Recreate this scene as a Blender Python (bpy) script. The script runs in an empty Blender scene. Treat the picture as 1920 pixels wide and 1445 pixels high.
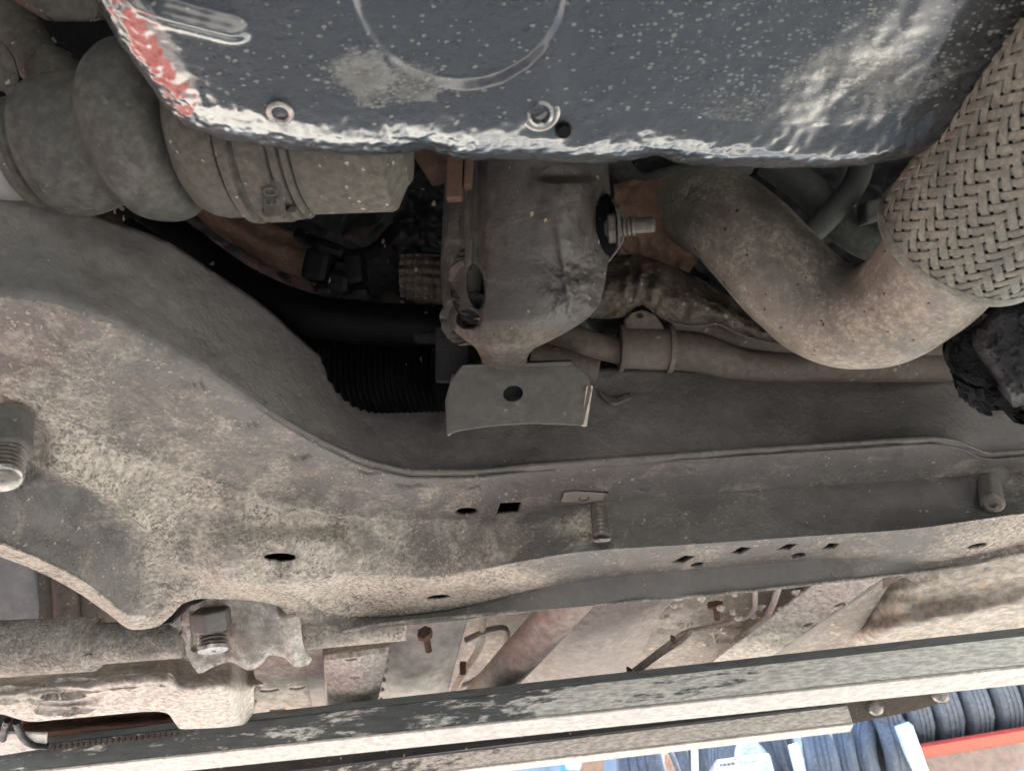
import bpy, bmesh, math, random
from mathutils import Vector, Matrix, noise as mnoise
from mathutils.bvhtree import BVHTree
from bisect import bisect_right
R = math.radians
rnd = random.Random(7)
S = bpy.context.scene
COL = S.collection

# ------------------------------------------------------------------ camera
CAMH = 1.5
PITCH, ROLL, FPX = R(38), R(5), 1397.0
f_ = Vector((0, math.cos(PITCH), math.sin(PITCH)))
r0 = Vector((1, 0, 0)); u0 = Vector((0, -math.sin(PITCH), math.cos(PITCH)))
r_ = r0 * math.cos(ROLL) - u0 * math.sin(ROLL)
u_ = u0 * math.cos(ROLL) + r0 * math.sin(ROLL)
CAM = Vector((0, 0, CAMH))
cd = bpy.data.cameras.new('camera'); cam = bpy.data.objects.new('camera', cd); COL.objects.link(cam)
M = Matrix((r_, u_, -f_)).transposed().to_4x4(); M.translation = CAM
cam.matrix_world = M
cd.sensor_width = 36; cd.lens = 36 * FPX / 1920; cd.clip_start = .02; cd.clip_end = 500
cd.dof.use_dof = True; cd.dof.focus_distance = .60; cd.dof.aperture_fstop = 16
S.camera = cam
S.render.resolution_x = 1024; S.render.resolution_y = 770

# ------------------------------------------------------------------ light
SUN_EL, SUN_AZ = R(42), R(28)          # azimuth measured from +Y towards +X
w = bpy.data.worlds.new('World'); S.world = w; w.use_nodes = True
nt = w.node_tree; bg = nt.nodes['Background']
sky = nt.nodes.new('ShaderNodeTexSky'); sky.sky_type = 'NISHITA'; sky.sun_disc = False
sky.sun_elevation = SUN_EL; sky.sun_rotation = SUN_AZ; sky.dust_density = 1.5; sky.air_density = 1.0
nt.links.new(sky.outputs[0], bg.inputs[0]); bg.inputs[1].default_value = .15
sd = bpy.data.lights.new('sun', 'SUN'); sun = bpy.data.objects.new('sun', sd); COL.objects.link(sun)
sd.energy = 5.0; sd.angle = R(.5); sd.color = (1, .955, .89)
sv = Vector((math.sin(SUN_AZ) * math.cos(SUN_EL), math.cos(SUN_AZ) * math.cos(SUN_EL), math.sin(SUN_EL)))
sun.rotation_euler = sv.to_track_quat('Z', 'Y').to_euler(); sun.location = (3, 6, 8)
S.view_settings.view_transform = 'Standard'; S.view_settings.look = 'None'
S.view_settings.gamma = 1; S.view_settings.exposure = 3.12

# ------------------------------------------------------------------ helpers
def ray(px, py):
    return f_ * FPX + r_ * (px - 960) + u_ * (722.5 - py)
def P(px, py, z=None, Y=None, d=None):
    """world point seen at a picture position, on a level z above the lens, a plane Y ahead, or at a depth d"""
    v = ray(px, py)
    t = z / v.z if z is not None else (Y / v.y if Y is not None else d / FPX)
    return CAM + v * t
def PX(p):
    q = p - CAM; k = q.dot(f_)
    return 960 + FPX * q.dot(r_) / k, 722.5 - FPX * q.dot(u_) / k
def lerp(a, b, t): return a + (b - a) * t
def ss(a, b, x):
    t = max(0., min(1., (x - a) / (b - a))); return t * t * (3 - 2 * t)
def F(pts):
    """monotone-ish smooth function through (x, y) points"""
    xs = [p[0] for p in pts]; ys = [p[1] for p in pts]; n = len(xs)
    sl = [(ys[i+1]-ys[i])/(xs[i+1]-xs[i]) for i in range(n-1)]
    m = [sl[0]] + [0 if sl[i-1]*sl[i] <= 0 else 2*sl[i-1]*sl[i]/(sl[i-1]+sl[i]) for i in range(1, n-1)] + [sl[-1]]
    def g(x):
        if x <= xs[0]: return ys[0] + m[0]*(x-xs[0])
        if x >= xs[-1]: return ys[-1] + m[-1]*(x-xs[-1])
        i = bisect_right(xs, x) - 1; h = xs[i+1]-xs[i]; t = (x-xs[i])/h
        return (ys[i]*(2*t**3-3*t*t+1) + m[i]*h*(t**3-2*t*t+t) + ys[i+1]*(-2*t**3+3*t*t) + m[i+1]*h*(t**3-t*t))
    return g
def K(pts):
    """piecewise linear"""
    def g(x):
        if x <= pts[0][0]: return pts[0][1]
        for (a, b), (c, d) in zip(pts, pts[1:]):
            if x <= c: return b + (d-b)*(x-a)/(c-a)
        return pts[-1][1]
    return g
def crom(pts, n):
    pts = [Vector(p) for p in pts]; q = [pts[0]*2-pts[1]] + pts + [pts[-1]*2-pts[-2]]
    out = []; m = len(pts)-1
    for k in range(n+1):
        s = k/n*m; i = min(int(s), m-1); t = s-i
        a, b, c, d = q[i:i+4]
        out.append(.5*((2*b)+(c-a)*t+(2*a-5*b+4*c-d)*t*t+(3*b-a-3*c+d)*t**3))
    return out
def nz(p, s, o=3):
    return mnoise.fractal(Vector(p)*s, .6, 2., o)

def mk(name, V, Fc, mat, parent=None, smooth=True, dust=None, ang=40, thick=0, bevel=0):
    me = bpy.data.meshes.new(name); me.from_pydata([tuple(v) for v in V], [], Fc); me.update()
    if dust:
        a = me.attributes.new('dust', 'FLOAT', 'POINT'); a.data.foreach_set('value', dust)
    o = bpy.data.objects.new(name, me); COL.objects.link(o)
    me.materials.append(mat)
    if smooth:
        me.polygons.foreach_set('use_smooth', [True]*len(me.polygons))
        try: me.set_sharp_from_angle(angle=R(ang))
        except Exception: pass
    if thick:
        m = o.modifiers.new('thickness', 'SOLIDIFY'); m.thickness = thick; m.offset = 1
    if bevel:
        m = o.modifiers.new('edge', 'BEVEL'); m.width = bevel; m.segments = 2; m.limit_method = 'ANGLE'; m.angle_limit = R(35)
    if parent is not None: put(o, parent)
    return o
def put(o, parent):
    o.parent = parent
    if parent.type == 'EMPTY' and parent.parent is None:
        o.matrix_parent_inverse = Matrix.Translation(-Vector(parent.location))
def tag(o, label=None, cat=None, group=None, kind=None):
    if label: o['label'] = label
    if cat: o['category'] = cat
    if group: o['group'] = group
    if kind: o['kind'] = kind
    return o
def lab(o, s): o['label'] = s; return o
def rebase(o):
    """move a top-level mesh's origin to the base of its mesh"""
    me = o.data; n = len(me.vertices); xs = [v.co.x for v in me.vertices]; ys = [v.co.y for v in me.vertices]; zs = [v.co.z for v in me.vertices]
    c = Vector(((min(xs)+max(xs))/2, (min(ys)+max(ys))/2, min(zs)))
    me.transform(Matrix.Translation(-c)); o.location = c; return o

def gridf(nu, nv, off=0, closed=False):
    Fc = []
    w_ = nu if closed else nu+1
    for j in range(nv):
        for i in range(nu):
            i2 = (i+1) % w_
            Fc.append((off+j*w_+i, off+j*w_+i2, off+(j+1)*w_+i2, off+(j+1)*w_+i))
    return Fc
def tube(name, path, rad, mat, parent=None, n=28, seg=40, cap=True, dust=None, ang=50, rel=None):
    """sweep; path points are smoothed, rad is a number or list of (t, r)"""
    pts = crom(path, seg) if len(path) > 2 else [Vector(path[0]).lerp(Vector(path[1]), k/seg) for k in range(seg+1)]
    rf = (lambda t: rad) if not isinstance(rad, (list, tuple)) else K(rad)
    V = []; prev = None; D = []
    for k, p in enumerate(pts):
        t = (pts[min(k+1, seg)]-pts[max(k-1, 0)]).normalized()
        if prev is None:
            nrm = t.orthogonal().normalized()
        else:
            nrm = (prev - t*prev.dot(t)).normalized()
        prev = nrm; b = t.cross(nrm); rr = rf(k/seg)
        for i in range(n):
            a = 2*math.pi*i/n
            q = nrm*math.cos(a)+b*math.sin(a)
            v = p + q*rr
            if rel: v = v + q*rel(v, k/seg, a)
            V.append(v)
            D.append(dust if isinstance(dust, (int, float)) else 0)
    Fc = gridf(n, seg, 0, True)
    if cap:
        Fc.append(tuple(reversed(range(n)))); Fc.append(tuple(range(seg*n, seg*n+n)))
    return mk(name, V, Fc, mat, parent, dust=D if dust is not None else None, ang=ang)
def lathe(name, a, b, prof, mat, parent=None, n=48, dust=None, ang=50, rel=None, sub=1, open0=False):
    """revolve prof [(s, r)] round the line a->b; s in metres from a"""
    a = Vector(a); b = Vector(b); t = (b-a).normalized(); nr = t.orthogonal().normalized(); bb = t.cross(nr)
    if sub > 1:
        s0, s1 = prof[0][0], prof[-1][0]; g = F(prof); prof = [(lerp(s0, s1, k/(len(prof)*sub)), g(lerp(s0, s1, k/(len(prof)*sub)))) for k in range(len(prof)*sub+1)]
    V = []
    for s, r in prof:
        for i in range(n):
            an = 2*math.pi*i/n; q = nr*math.cos(an)+bb*math.sin(an)
            v = a+t*s+q*r
            if rel: v = v + q*rel(v, s, an)
            V.append(v)
    m = len(prof)-1
    Fc = gridf(n, m, 0, True)
    if not open0: Fc.append(tuple(reversed(range(n))))
    Fc.append(tuple(range(m*n, m*n+n)))
    return mk(name, V, Fc, mat, parent, ang=ang, dust=[dust]*len(V) if dust is not None else None)
def relief(name, xa, xb, ya, yb, nx, ny, fn, mat, parent=None, thick=.004, dfn=None, ang=60, mirror=False):
    """shaped sheet: for every picture row between ya and yb the sheet runs from xa(y) to xb(y) at the depth fn(x, y); then given thickness"""
    V = []; D = []
    for j in range(ny+1):
        y = lerp(ya, yb, j/ny); a, b = xa(y), xb(y)
        for i in range(nx+1):
            x = lerp(a, b, i/nx); V.append(P(x, y, d=fn(x, y)))
            D.append(dfn(x, y) if dfn else .5)
    o = mk(name, V, gridf(nx, ny), mat, parent, dust=D, ang=ang)
    if thick:
        m = o.modifiers.new('thickness', 'SOLIDIFY'); m.thickness = thick; m.offset = 1
        # push away from the lens
        n0 = sum((p.normal for p in o.data.polygons), Vector()); c = sum(V, Vector())/len(V)-CAM
        m.offset = 1 if n0.dot(c) > 0 else -1
    return o
def sheet(name, rows, nu, nv, mat, parent=None, thick=.003, dust=.5, rel=None, ang=60):
    """smooth sheet through rows of world points"""
    A = [crom(r, nu) for r in rows]; V = []
    cols = [crom([A[k][i] for k in range(len(A))], nv) if len(A) > 2 else [A[0][i].lerp(A[1][i], j/nv) for j in range(nv+1)] for i in range(nu+1)]
    for j in range(nv+1):
        for i in range(nu+1): V.append(cols[i][j])
    if rel:
        W = []
        for j in range(nv+1):
            for i in range(nu+1):
                v = V[j*(nu+1)+i]; W.append(v+(v-CAM).normalized()*rel(v, i/nu, j/nv))
        V = W
    o = mk(name, V, gridf(nu, nv), mat, parent, dust=[dust]*len(V), ang=ang)
    n0 = sum((p.normal for p in o.data.polygons), Vector()); c = sum(V, Vector())/len(V)-CAM
    m = o.modifiers.new('thickness', 'SOLIDIFY'); m.thickness = thick; m.offset = 1 if n0.dot(c) > 0 else -1
    return o
def prism(name, poly, vec, mat, parent=None, bevel=.0008, smooth=False):
    n = len(poly); V = [Vector(p) for p in poly] + [Vector(p)+Vector(vec) for p in poly]
    Fc = [tuple(range(n)), tuple(reversed(range(n, 2*n)))]
    Fc += [(i, i+n, (i+1) % n+n, (i+1) % n) for i in range(n)]
    o = mk(name, V, Fc, mat, parent, smooth=smooth, bevel=bevel)
    bm = bmesh.new(); bm.from_mesh(o.data); bmesh.ops.recalc_face_normals(bm, faces=bm.faces); bm.to_mesh(o.data); bm.free()
    return o
def box(name, c, ax, sz, mat, parent=None, bevel=.002):
    """box centred on c with axes ax (3 vectors) and sizes sz"""
    c = Vector(c); ax = [Vector(a).normalized()*s/2 for a, s in zip(ax, sz)]
    poly = [c-ax[0]-ax[1]-ax[2], c+ax[0]-ax[1]-ax[2], c+ax[0]+ax[1]-ax[2], c-ax[0]+ax[1]-ax[2]]
    return prism(name, poly, ax[2]*2, mat, parent, bevel=bevel)
XYZ = (Vector((1, 0, 0)), Vector((0, 1, 0)), Vector((0, 0, 1)))
def hexbolt(name, a, b, r, mat, parent=None, bevel=.001):
    a = Vector(a); b = Vector(b); t = (b-a).normalized(); n1 = t.orthogonal().normalized(); n2 = t.cross(n1)
    return prism(name, [a+(n1*math.cos(k*R(60)+.3)+n2*math.sin(k*R(60)+.3))*r for k in range(6)], b-a, mat, parent, bevel=bevel)
def stud(name, a, b, r, mat, parent=None, pitch=.0022, plain=.0):
    a = Vector(a); b = Vector(b); L = (b-a).length; k = int(L*(1-plain)/pitch); prof = [(0, r*.9)]
    for i in range(k):
        s = i*pitch; prof += [(s+pitch*.15, r*.78), (s+pitch*.5, r), (s+pitch*.7, r)]
    prof += [(k*pitch+.0003, r*.82), (L-.0008, r*.82), (L, r*.7), (L+.00002, r*.3), (L-.002, r*.28)]
    return lathe(name, a, b, prof, mat, parent, n=28, ang=30)
def bake(o):
    """apply the modifiers of o"""
    dg = bpy.context.evaluated_depsgraph_get(); me = bpy.data.meshes.new_from_object(o.evaluated_get(dg)); me.name = o.name
    o.modifiers.clear(); o.data = me; return o
def cut(o, polys):
    """cut real openings; polys = list of (outline, vector)"""
    V = []; Fc = []
    for poly, vec in polys:
        n = len(poly); b = len(V); V += [Vector(p)-Vector(vec) for p in poly]+[Vector(p)+Vector(vec) for p in poly]
        Fc += [tuple(b+i for i in range(n)), tuple(b+n+i for i in reversed(range(n)))]+[(b+i, b+i+n, b+(i+1) % n+n, b+(i+1) % n) for i in range(n)]
    me = bpy.data.meshes.new('cutter'); me.from_pydata(V, [], Fc); me.update()
    bm = bmesh.new(); bm.from_mesh(me); bmesh.ops.recalc_face_normals(bm, faces=bm.faces); bm.to_mesh(me); bm.free()
    c = bpy.data.objects.new('cutter', me); COL.objects.link(c)
    m = o.modifiers.new('cut', 'BOOLEAN'); m.operation = 'DIFFERENCE'; m.object = c; m.solver = 'EXACT'
    bpy.context.view_layer.update(); bake(o); bpy.data.objects.remove(c)
def ell(cx, cy, rx, ry, rot=0, n=20, **kw):
    return [P(cx+rx*math.cos(a)*math.cos(rot)-ry*math.sin(a)*math.sin(rot), cy+rx*math.cos(a)*math.sin(rot)+ry*math.sin(a)*math.cos(rot), **kw) for a in [2*math.pi*k/n for k in range(n)]]

def epx(cx, cy, rx, ry, rot=0, n=28):
    return [(cx+rx*math.cos(a)*math.cos(rot)-ry*math.sin(a)*math.sin(rot), cy+rx*math.cos(a)*math.sin(rot)+ry*math.sin(a)*math.cos(rot)) for a in [2*math.pi*k/n for k in range(n)]]
def pierce(o, polys, refine=3):
    """real openings in a sheet: refine the mesh round each outline, take out the faces inside and fit the edge to the outline"""
    bm = bmesh.new(); bm.from_mesh(o.data)
    for poly in polys:
        bx0 = min(p[0] for p in poly); bx1 = max(p[0] for p in poly); by0 = min(p[1] for p in poly); by1 = max(p[1] for p in poly)
        def inside(x, y):
            c = False; n = len(poly)
            for i in range(n):
                (xa_, ya_), (xb_, yb_) = poly[i], poly[i-1]
                if (ya_ > y) != (yb_ > y) and x < (xb_-xa_)*(y-ya_)/(yb_-ya_)+xa_: c = not c
            return c
        def near(x, y):
            best = None
            for i in range(len(poly)):
                (xa_, ya_), (xb_, yb_) = poly[i-1], poly[i]; dx, dy = xb_-xa_, yb_-ya_; L2 = dx*dx+dy*dy
                t = max(0, min(1, ((x-xa_)*dx+(y-ya_)*dy)/L2)) if L2 else 0
                q = (xa_+dx*t, ya_+dy*t); dd = (q[0]-x)**2+(q[1]-y)**2
                if best is None or dd < best[0]: best = (dd, q)
            return best
        for r in range(refine):
            mg = 14 if r == 0 else 5
            es = set()
            for f in bm.faces:
                c = PX(f.calc_center_median())
                if bx0-mg < c[0] < bx1+mg and by0-mg < c[1] < by1+mg: es.update(f.edges)
            bmesh.ops.subdivide_edges(bm, edges=list(es), cuts=1, use_grid_fill=True)
        rem = []
        for f in bm.faces:
            c = PX(f.calc_center_median())
            if bx0 <= c[0] <= bx1 and by0 <= c[1] <= by1 and inside(*c): rem.append(f)
        bmesh.ops.delete(bm, geom=rem, context='FACES')
        for v in bm.verts:
            if not any(e.is_boundary for e in v.link_edges): continue
            x, y = PX(v.co)
            if bx0-3 < x < bx1+3 and by0-3 < y < by1+3:
                dd, q = near(x, y)
                if dd < 9: v.co = P(q[0], q[1], d=(v.co-CAM).dot(f_))
    bmesh.ops.triangulate(bm, faces=[f for f in bm.faces if len(f.verts) > 4])
    bm.to_mesh(o.data); bm.free(); o.data.update()

# ------------------------------------------------------------------ materials
def newmat(name):
    m = bpy.data.materials.new(name); m.use_nodes = True; t = m.node_tree
    return m, t, t.nodes['Principled BSDF']
def node(t, kind, **kw):
    n = t.nodes.new(kind)
    for k, v in kw.items():
        if k in n.inputs: n.inputs[k].default_value = v
        else: setattr(n, k, v)
    return n
def math_(t, op, a, b=None, c=None, clamp=False):
    n = t.nodes.new('ShaderNodeMath'); n.operation = op; n.use_clamp = clamp
    for i, v in enumerate((a, b, c)):
        if v is None: continue
        if isinstance(v, (int, float)): n.inputs[i].default_value = v
        else: t.links.new(v, n.inputs[i])
    return n.outputs[0]
def mix(t, f, a, b):
    n = t.nodes.new('ShaderNodeMix'); n.data_type = 'RGBA'
    for s, v in ((n.inputs[0], f), (n.inputs[6], a), (n.inputs[7], b)):
        if isinstance(v, tuple): s.default_value = (*v, 1) if len(v) == 3 else v
        elif isinstance(v, (int, float)): s.default_value = v
        else: t.links.new(v, s)
    return n.outputs[2]
def sstep(t, v, lo, hi, a=0., b=1.):
    n = t.nodes.new('ShaderNodeMapRange'); n.interpolation_type = 'SMOOTHSTEP'
    n.inputs[1].default_value = lo; n.inputs[2].default_value = hi; n.inputs[3].default_value = a; n.inputs[4].default_value = b
    t.links.new(v, n.inputs[0]); return n.outputs[0]
def grime(name, base, dust=(.42, .36, .31), cover=.5, attr=False, patch=22, soft=.07, rough=.6, droughness=.95, metal=0,
          fleck=None, famt=.25, fscale=260, fthr=.3, bump=.5, grain=420, coarse=60, stretch=(1, 1, 1), rust=None, ramt=.45, rscale=35,
          coat=0, spec=.5, vary=.2, crust=.5, bd=.0016, grit2=None, gf=.55):
    m, t, b = newmat(name); L = t.links.new
    tc = node(t, 'ShaderNodeTexCoord'); mp = node(t, 'ShaderNodeMapping'); mp.inputs['Scale'].default_value = stretch
    L(tc.outputs['Object'], mp.inputs[0]); v = mp.outputs[0]
    def N(scale, det=6, rg=.6, dist=0):
        n = node(t, 'ShaderNodeTexNoise'); n.inputs['Scale'].default_value = scale; n.inputs['Detail'].default_value = det
        n.inputs['Roughness'].default_value = rg; n.inputs['Distortion'].default_value = dist; L(v, n.inputs['Vector']); return n.outputs['Fac']
    n1 = N(patch, 9, .72, .6); n2 = N(grain, 4, .7); n3 = N(coarse, 5, .6); n4 = N(patch*4.3, 5, .6)
    vv = sstep(t, n4, .3, .7, 1-vary, 1+vary)
    bc = node(t, 'ShaderNodeMix', data_type='RGBA', blend_type='MULTIPLY'); bc.inputs[0].default_value = 1; bc.inputs[6].default_value = (*base, 1)
    cb = node(t, 'ShaderNodeCombineColor'); [L(vv, cb.inputs[i]) for i in range(3)]; L(cb.outputs[0], bc.inputs[7])
    col = bc.outputs[2]
    if rust:
        rm = sstep(t, N(rscale, 7, .7, .4), 1-ramt-.06, 1-ramt+.08); col = mix(t, rm, col, rust)
    if attr:
        at = node(t, 'ShaderNodeAttribute', attribute_name='dust'); cov = at.outputs['Fac']
    else: cov = cover
    grit = math_(t, 'MULTIPLY', math_(t, 'SUBTRACT', n2, .5), gf)
    h = math_(t, 'ADD', math_(t, 'ADD', n1, math_(t, 'SUBTRACT', cov, .5)), grit)
    dm = sstep(t, h, .5-soft, .5+soft)
    dv = sstep(t, N(patch*9, 4, .7), .3, .7, .62, 1.3)
    cb2 = node(t, 'ShaderNodeCombineColor'); [L(dv, cb2.inputs[i]) for i in range(3)]
    dc = node(t, 'ShaderNodeMix', data_type='RGBA', blend_type='MULTIPLY'); dc.inputs[0].default_value = 1; dc.inputs[6].default_value = (*dust, 1); L(cb2.outputs[0], dc.inputs[7])
    col = mix(t, dm, col, dc.outputs[2])
    hb = math_(t, 'ADD', math_(t, 'MULTIPLY', n2, .5), math_(t, 'MULTIPLY', n3, 1.0))
    hb = math_(t, 'ADD', hb, math_(t, 'MULTIPLY', dm, crust))
    fm = None
    if fleck:
        vo = node(t, 'ShaderNodeTexVoronoi', feature='F1'); vo.inputs['Scale'].default_value = fscale
        ds = node(t, 'ShaderNodeVectorMath', operation='ADD'); nn = node(t, 'ShaderNodeTexNoise'); nn.inputs['Scale'].default_value = fscale*1.3
        L(v, nn.inputs['Vector']); sc = node(t, 'ShaderNodeVectorMath', operation='SCALE'); sc.inputs['Scale'].default_value = .9/fscale
        L(nn.outputs['Color'], sc.inputs[0]); L(v, ds.inputs[0]); L(sc.outputs[0], ds.inputs[1]); L(ds.outputs[0], vo.inputs['Vector'])
        sp = node(t, 'ShaderNodeSeparateColor'); L(vo.outputs['Color'], sp.inputs[0])
        am = math_(t, 'MULTIPLY', sstep(t, n1, .38, .62), famt*1.6) if not attr else math_(t, 'MULTIPLY', math_(t, 'MAXIMUM', math_(t, 'SUBTRACT', cov, .13), 0), famt)
        pick = math_(t, 'LESS_THAN', sp.outputs[0], am)
        size = math_(t, 'MULTIPLY', sp.outputs[1], fthr); size = math_(t, 'ADD', size, fthr*.4)
        spot = sstep(t, math_(t, 'SUBTRACT', vo.outputs['Distance'], size), .0, .1, 1, 0)
        fm = math_(t, 'MULTIPLY', pick, spot); col = mix(t, fm, col, fleck)
        hb = math_(t, 'ADD', hb, math_(t, 'MULTIPLY', fm, .6))
    if grit2:
        for sc_, th_, am_, colr in grit2:
            vo = node(t, 'ShaderNodeTexVoronoi', feature='F1'); vo.inputs['Scale'].default_value = sc_
            ds = node(t, 'ShaderNodeVectorMath', operation='ADD'); nn = node(t, 'ShaderNodeTexNoise'); nn.inputs['Scale'].default_value = sc_*1.6; nn.inputs['Detail'].default_value = 3
            L(v, nn.inputs['Vector']); s2 = node(t, 'ShaderNodeVectorMath', operation='SCALE'); s2.inputs['Scale'].default_value = 1.3/sc_
            L(nn.outputs['Color'], s2.inputs[0]); L(v, ds.inputs[0]); L(s2.outputs[0], ds.inputs[1]); L(ds.outputs[0], vo.inputs['Vector'])
            sp = node(t, 'ShaderNodeSeparateColor'); L(vo.outputs['Color'], sp.inputs[0])
            clump = sstep(t, N(38, 3, .6), .42, .62)
            pick = math_(t, 'LESS_THAN', sp.outputs[0], math_(t, 'MULTIPLY', math_(t, 'MULTIPLY', clump, am_), sstep(t, cov, .2, .55) if attr else 1.0))
            spot = sstep(t, math_(t, 'SUBTRACT', vo.outputs['Distance'], math_(t, 'MULTIPLY', sp.outputs[1], th_)), 0, .15, 1, 0)
            g_ = math_(t, 'MULTIPLY', pick, spot); col = mix(t, math_(t, 'MULTIPLY', g_, .8), col, colr); hb = math_(t, 'ADD', hb, math_(t, 'MULTIPLY', g_, .9))
    L(col, b.inputs['Base Color'])
    rr = math_(t, 'ADD', math_(t, 'MULTIPLY', dm, droughness-rough), sstep(t, n4, .3, .7, rough-.1, rough+.1))
    if fm is not None: rr = math_(t, 'MAXIMUM', rr, math_(t, 'MULTIPLY', fm, .8))
    L(rr, b.inputs['Roughness'])
    L(math_(t, 'MULTIPLY', math_(t, 'SUBTRACT', 1, dm), metal), b.inputs['Metallic'])
    b.inputs['Specular IOR Level'].default_value = spec
    if coat:
        L(math_(t, 'MULTIPLY', math_(t, 'SUBTRACT', 1, dm), coat), b.inputs['Coat Weight']); b.inputs['Coat Roughness'].default_value = .17; b.inputs['Coat IOR'].default_value = 2.15
    bp = node(t, 'ShaderNodeBump'); bp.inputs['Strength'].default_value = bump; bp.inputs['Distance'].default_value = bd
    L(hb, bp.inputs['Height']); L(bp.outputs[0], b.inputs['Normal'])
    return m

m_mat = grime('added_dark_floor', (.008, .012, .017), dust=(.018, .023, .028), cover=.4, patch=2, soft=.2, rough=.9, spec=.1, bump=.2, coarse=4, grain=40, bd=.005)  # dark floor added for the pan to mirror
m_dim = grime('added_dim_floor_concrete', (.15, .148, .145), dust=(.21, .205, .20), cover=.5, patch=2, soft=.2, rough=.9, spec=.1, bump=.2, coarse=4, grain=40, bd=.005)  # tone of the unseen floor that sets the front light
PEACH = (.50, .41, .34); TAN = (.36, .30, .24); BROWN = (.16, .125, .10)
m_pan = grime('wet_black_pan_paint', (.007, .011, .016), dust=(.17, .175, .17), attr=True, patch=16, soft=.12, rough=.30, droughness=.7, fleck=(.20, .215, .19), famt=2.0, fscale=600, fthr=.28, bump=.9, grain=620, coarse=330, stretch=(.6, 1, 1), spec=.5, coat=1.0, crust=.1)
m_bay = grime('dusty_green_bay_part', (.03, .033, .03), dust=(.06, .062, .055), cover=.5, patch=20, soft=.2, rough=.6, bump=.2)
m_tar = grime('tarry_black_coating', (.014, .015, .018), dust=(.05, .05, .05), cover=.4, patch=40, soft=.15, rough=.4, bump=1.0, coarse=240, grain=500)
m_boot = grime('dusty_rubber', (.045, .045, .043), dust=(.10, .095, .085), cover=.55, patch=14, soft=.25, rough=.55, bump=.25, grain=300, fleck=(.12, .115, .10), famt=.05, fscale=330, coarse=25, crust=.1, spec=.35)
m_joint = grime('muddy_joint_steel', (.055, .050, .043), dust=(.092, .083, .070), cover=.6, patch=20, soft=.2, rough=.6, bump=.4, fleck=(.33, .3, .26), famt=.1, fscale=260, crust=.2)
m_dark = grime('oily_dark_casting', (.010, .010, .011), dust=(.03, .026, .024), spec=.25, cover=.38, patch=18, soft=.15, rough=.45, bump=.6, fleck=(.25, .23, .21), famt=.07, fscale=110, fthr=.22)
m_black = grime('black_plastic', (.003, .003, .0035), dust=(.014, .013, .013), spec=.1, cover=.30, patch=25, soft=.2, rough=.5, bump=.3, fleck=(.2, .18, .17), famt=.05, fscale=160)
m_mount = grime('cast_mount_metal', (.070, .064, .060), dust=(.14, .12, .10), attr=True, patch=30, soft=.2, rough=.46, bump=.7, grain=420, coarse=150, spec=.6, fleck=(.42, .33, .22), famt=.10, fscale=260, crust=.2)
m_rustb = grime('rusty_brown_steel', (.10, .052, .035), dust=(.16, .10, .07), cover=.45, patch=25, soft=.15, rough=.75, bump=.5)
m_exh = grime('heat_browned_exhaust', (.165, .15, .128), dust=(.35, .312, .258), attr=True, patch=26, soft=.13, rough=.5, metal=.1, bump=.4, grain=380, coarse=55, rust=(.17, .12, .09), ramt=.36, rscale=30, fleck=(.035, .03, .03), famt=.35, fscale=230, fthr=.15, crust=.1)
m_braid = grime('braided_steel_wire', (.135, .137, .118), dust=(.275, .27, .222), cover=.50, patch=30, soft=.2, rough=.5, metal=.2, bump=.4, grain=700, coarse=260, crust=.2)
m_core = grime('dark_liner_hole_shade', (.015, .013, .012), cover=.1, bump=.2)  # dark flex liner; also darkens the holes in place of their shade
m_sub = grime('dusty_subframe_steel', (.14, .131, .124), dust=(.50, .447, .385), attr=True, patch=30, soft=.20, rough=.55, droughness=.95, bump=1.0, grain=340, coarse=130, fleck=(.50, .40, .29), famt=.22, fscale=520, fthr=.30, spec=.4, crust=.8, vary=.10, gf=.32, grit2=[(520, .55, .7, (.24, .21, .185)), (380, .5, .5, (.52, .47, .41)), (210, .5, .18, (.26, .23, .20))])
m_brk = grime('grey_bracket_steel', (.095, .09, .084), dust=(.14, .13, .118), cover=.5, patch=14, soft=.3, rough=.6, bump=.3, grain=500, fleck=(.25, .22, .19), famt=.05, crust=.1)
m_thread = grime('grimy_thread', (.13, .115, .10), dust=(.26, .22, .18), cover=.4, patch=60, rough=.4, metal=.4, bump=.2)
m_bolt = grime('zinc_bolt', (.35, .33, .31), dust=(.4, .36, .3), cover=.35, patch=60, rough=.35, metal=.7, bump=.2)
m_shield = grime('crinkled_heat_shield', (.085, .068, .056), dust=(.17, .14, .11), cover=.45, patch=40, soft=.15, rough=.55, metal=.3, bump=.6, fleck=(.35, .28, .22), famt=.12, fscale=230)
m_steer = grime('brown_dusty_tube', (.09, .072, .06), dust=(.14, .115, .095), cover=.5, patch=18, soft=.3, rough=.6, bump=.25, fleck=(.26, .22, .18), famt=.06)
m_floor = grime('dusty_floor_panel', (.23, .195, .17), dust=(.50, .445, .39), attr=True, patch=9, soft=.2, rough=.8, bump=.5, fleck=(.6, .46, .32), famt=.22, fscale=90, fthr=.3, coarse=25, grain=200)
m_arm = grime('peach_dusted_arm', (.27, .24, .215), dust=(.64, .585, .525), attr=True, patch=18, soft=.22, rough=.85, bump=.6, fleck=(.36, .30, .26), famt=.12, fscale=230, coarse=70)
m_alu = grime('grey_heat_foil', (.42, .40, .38), dust=(.52, .46, .41), cover=.45, patch=8, soft=.3, rough=.55, metal=.3, bump=.2, coarse=12, crust=.1)
m_pink = grime('pinkish_pipe', (.25, .20, .18), dust=(.42, .36, .32), cover=.5, patch=9, soft=.3, rough=.45, metal=.2, bump=.2, coarse=20, crust=.1)
m_line = grime('brake_line_metal', (.30, .28, .26), dust=(.42, .34, .28), cover=.5, rough=.5, bump=.2)
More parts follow.
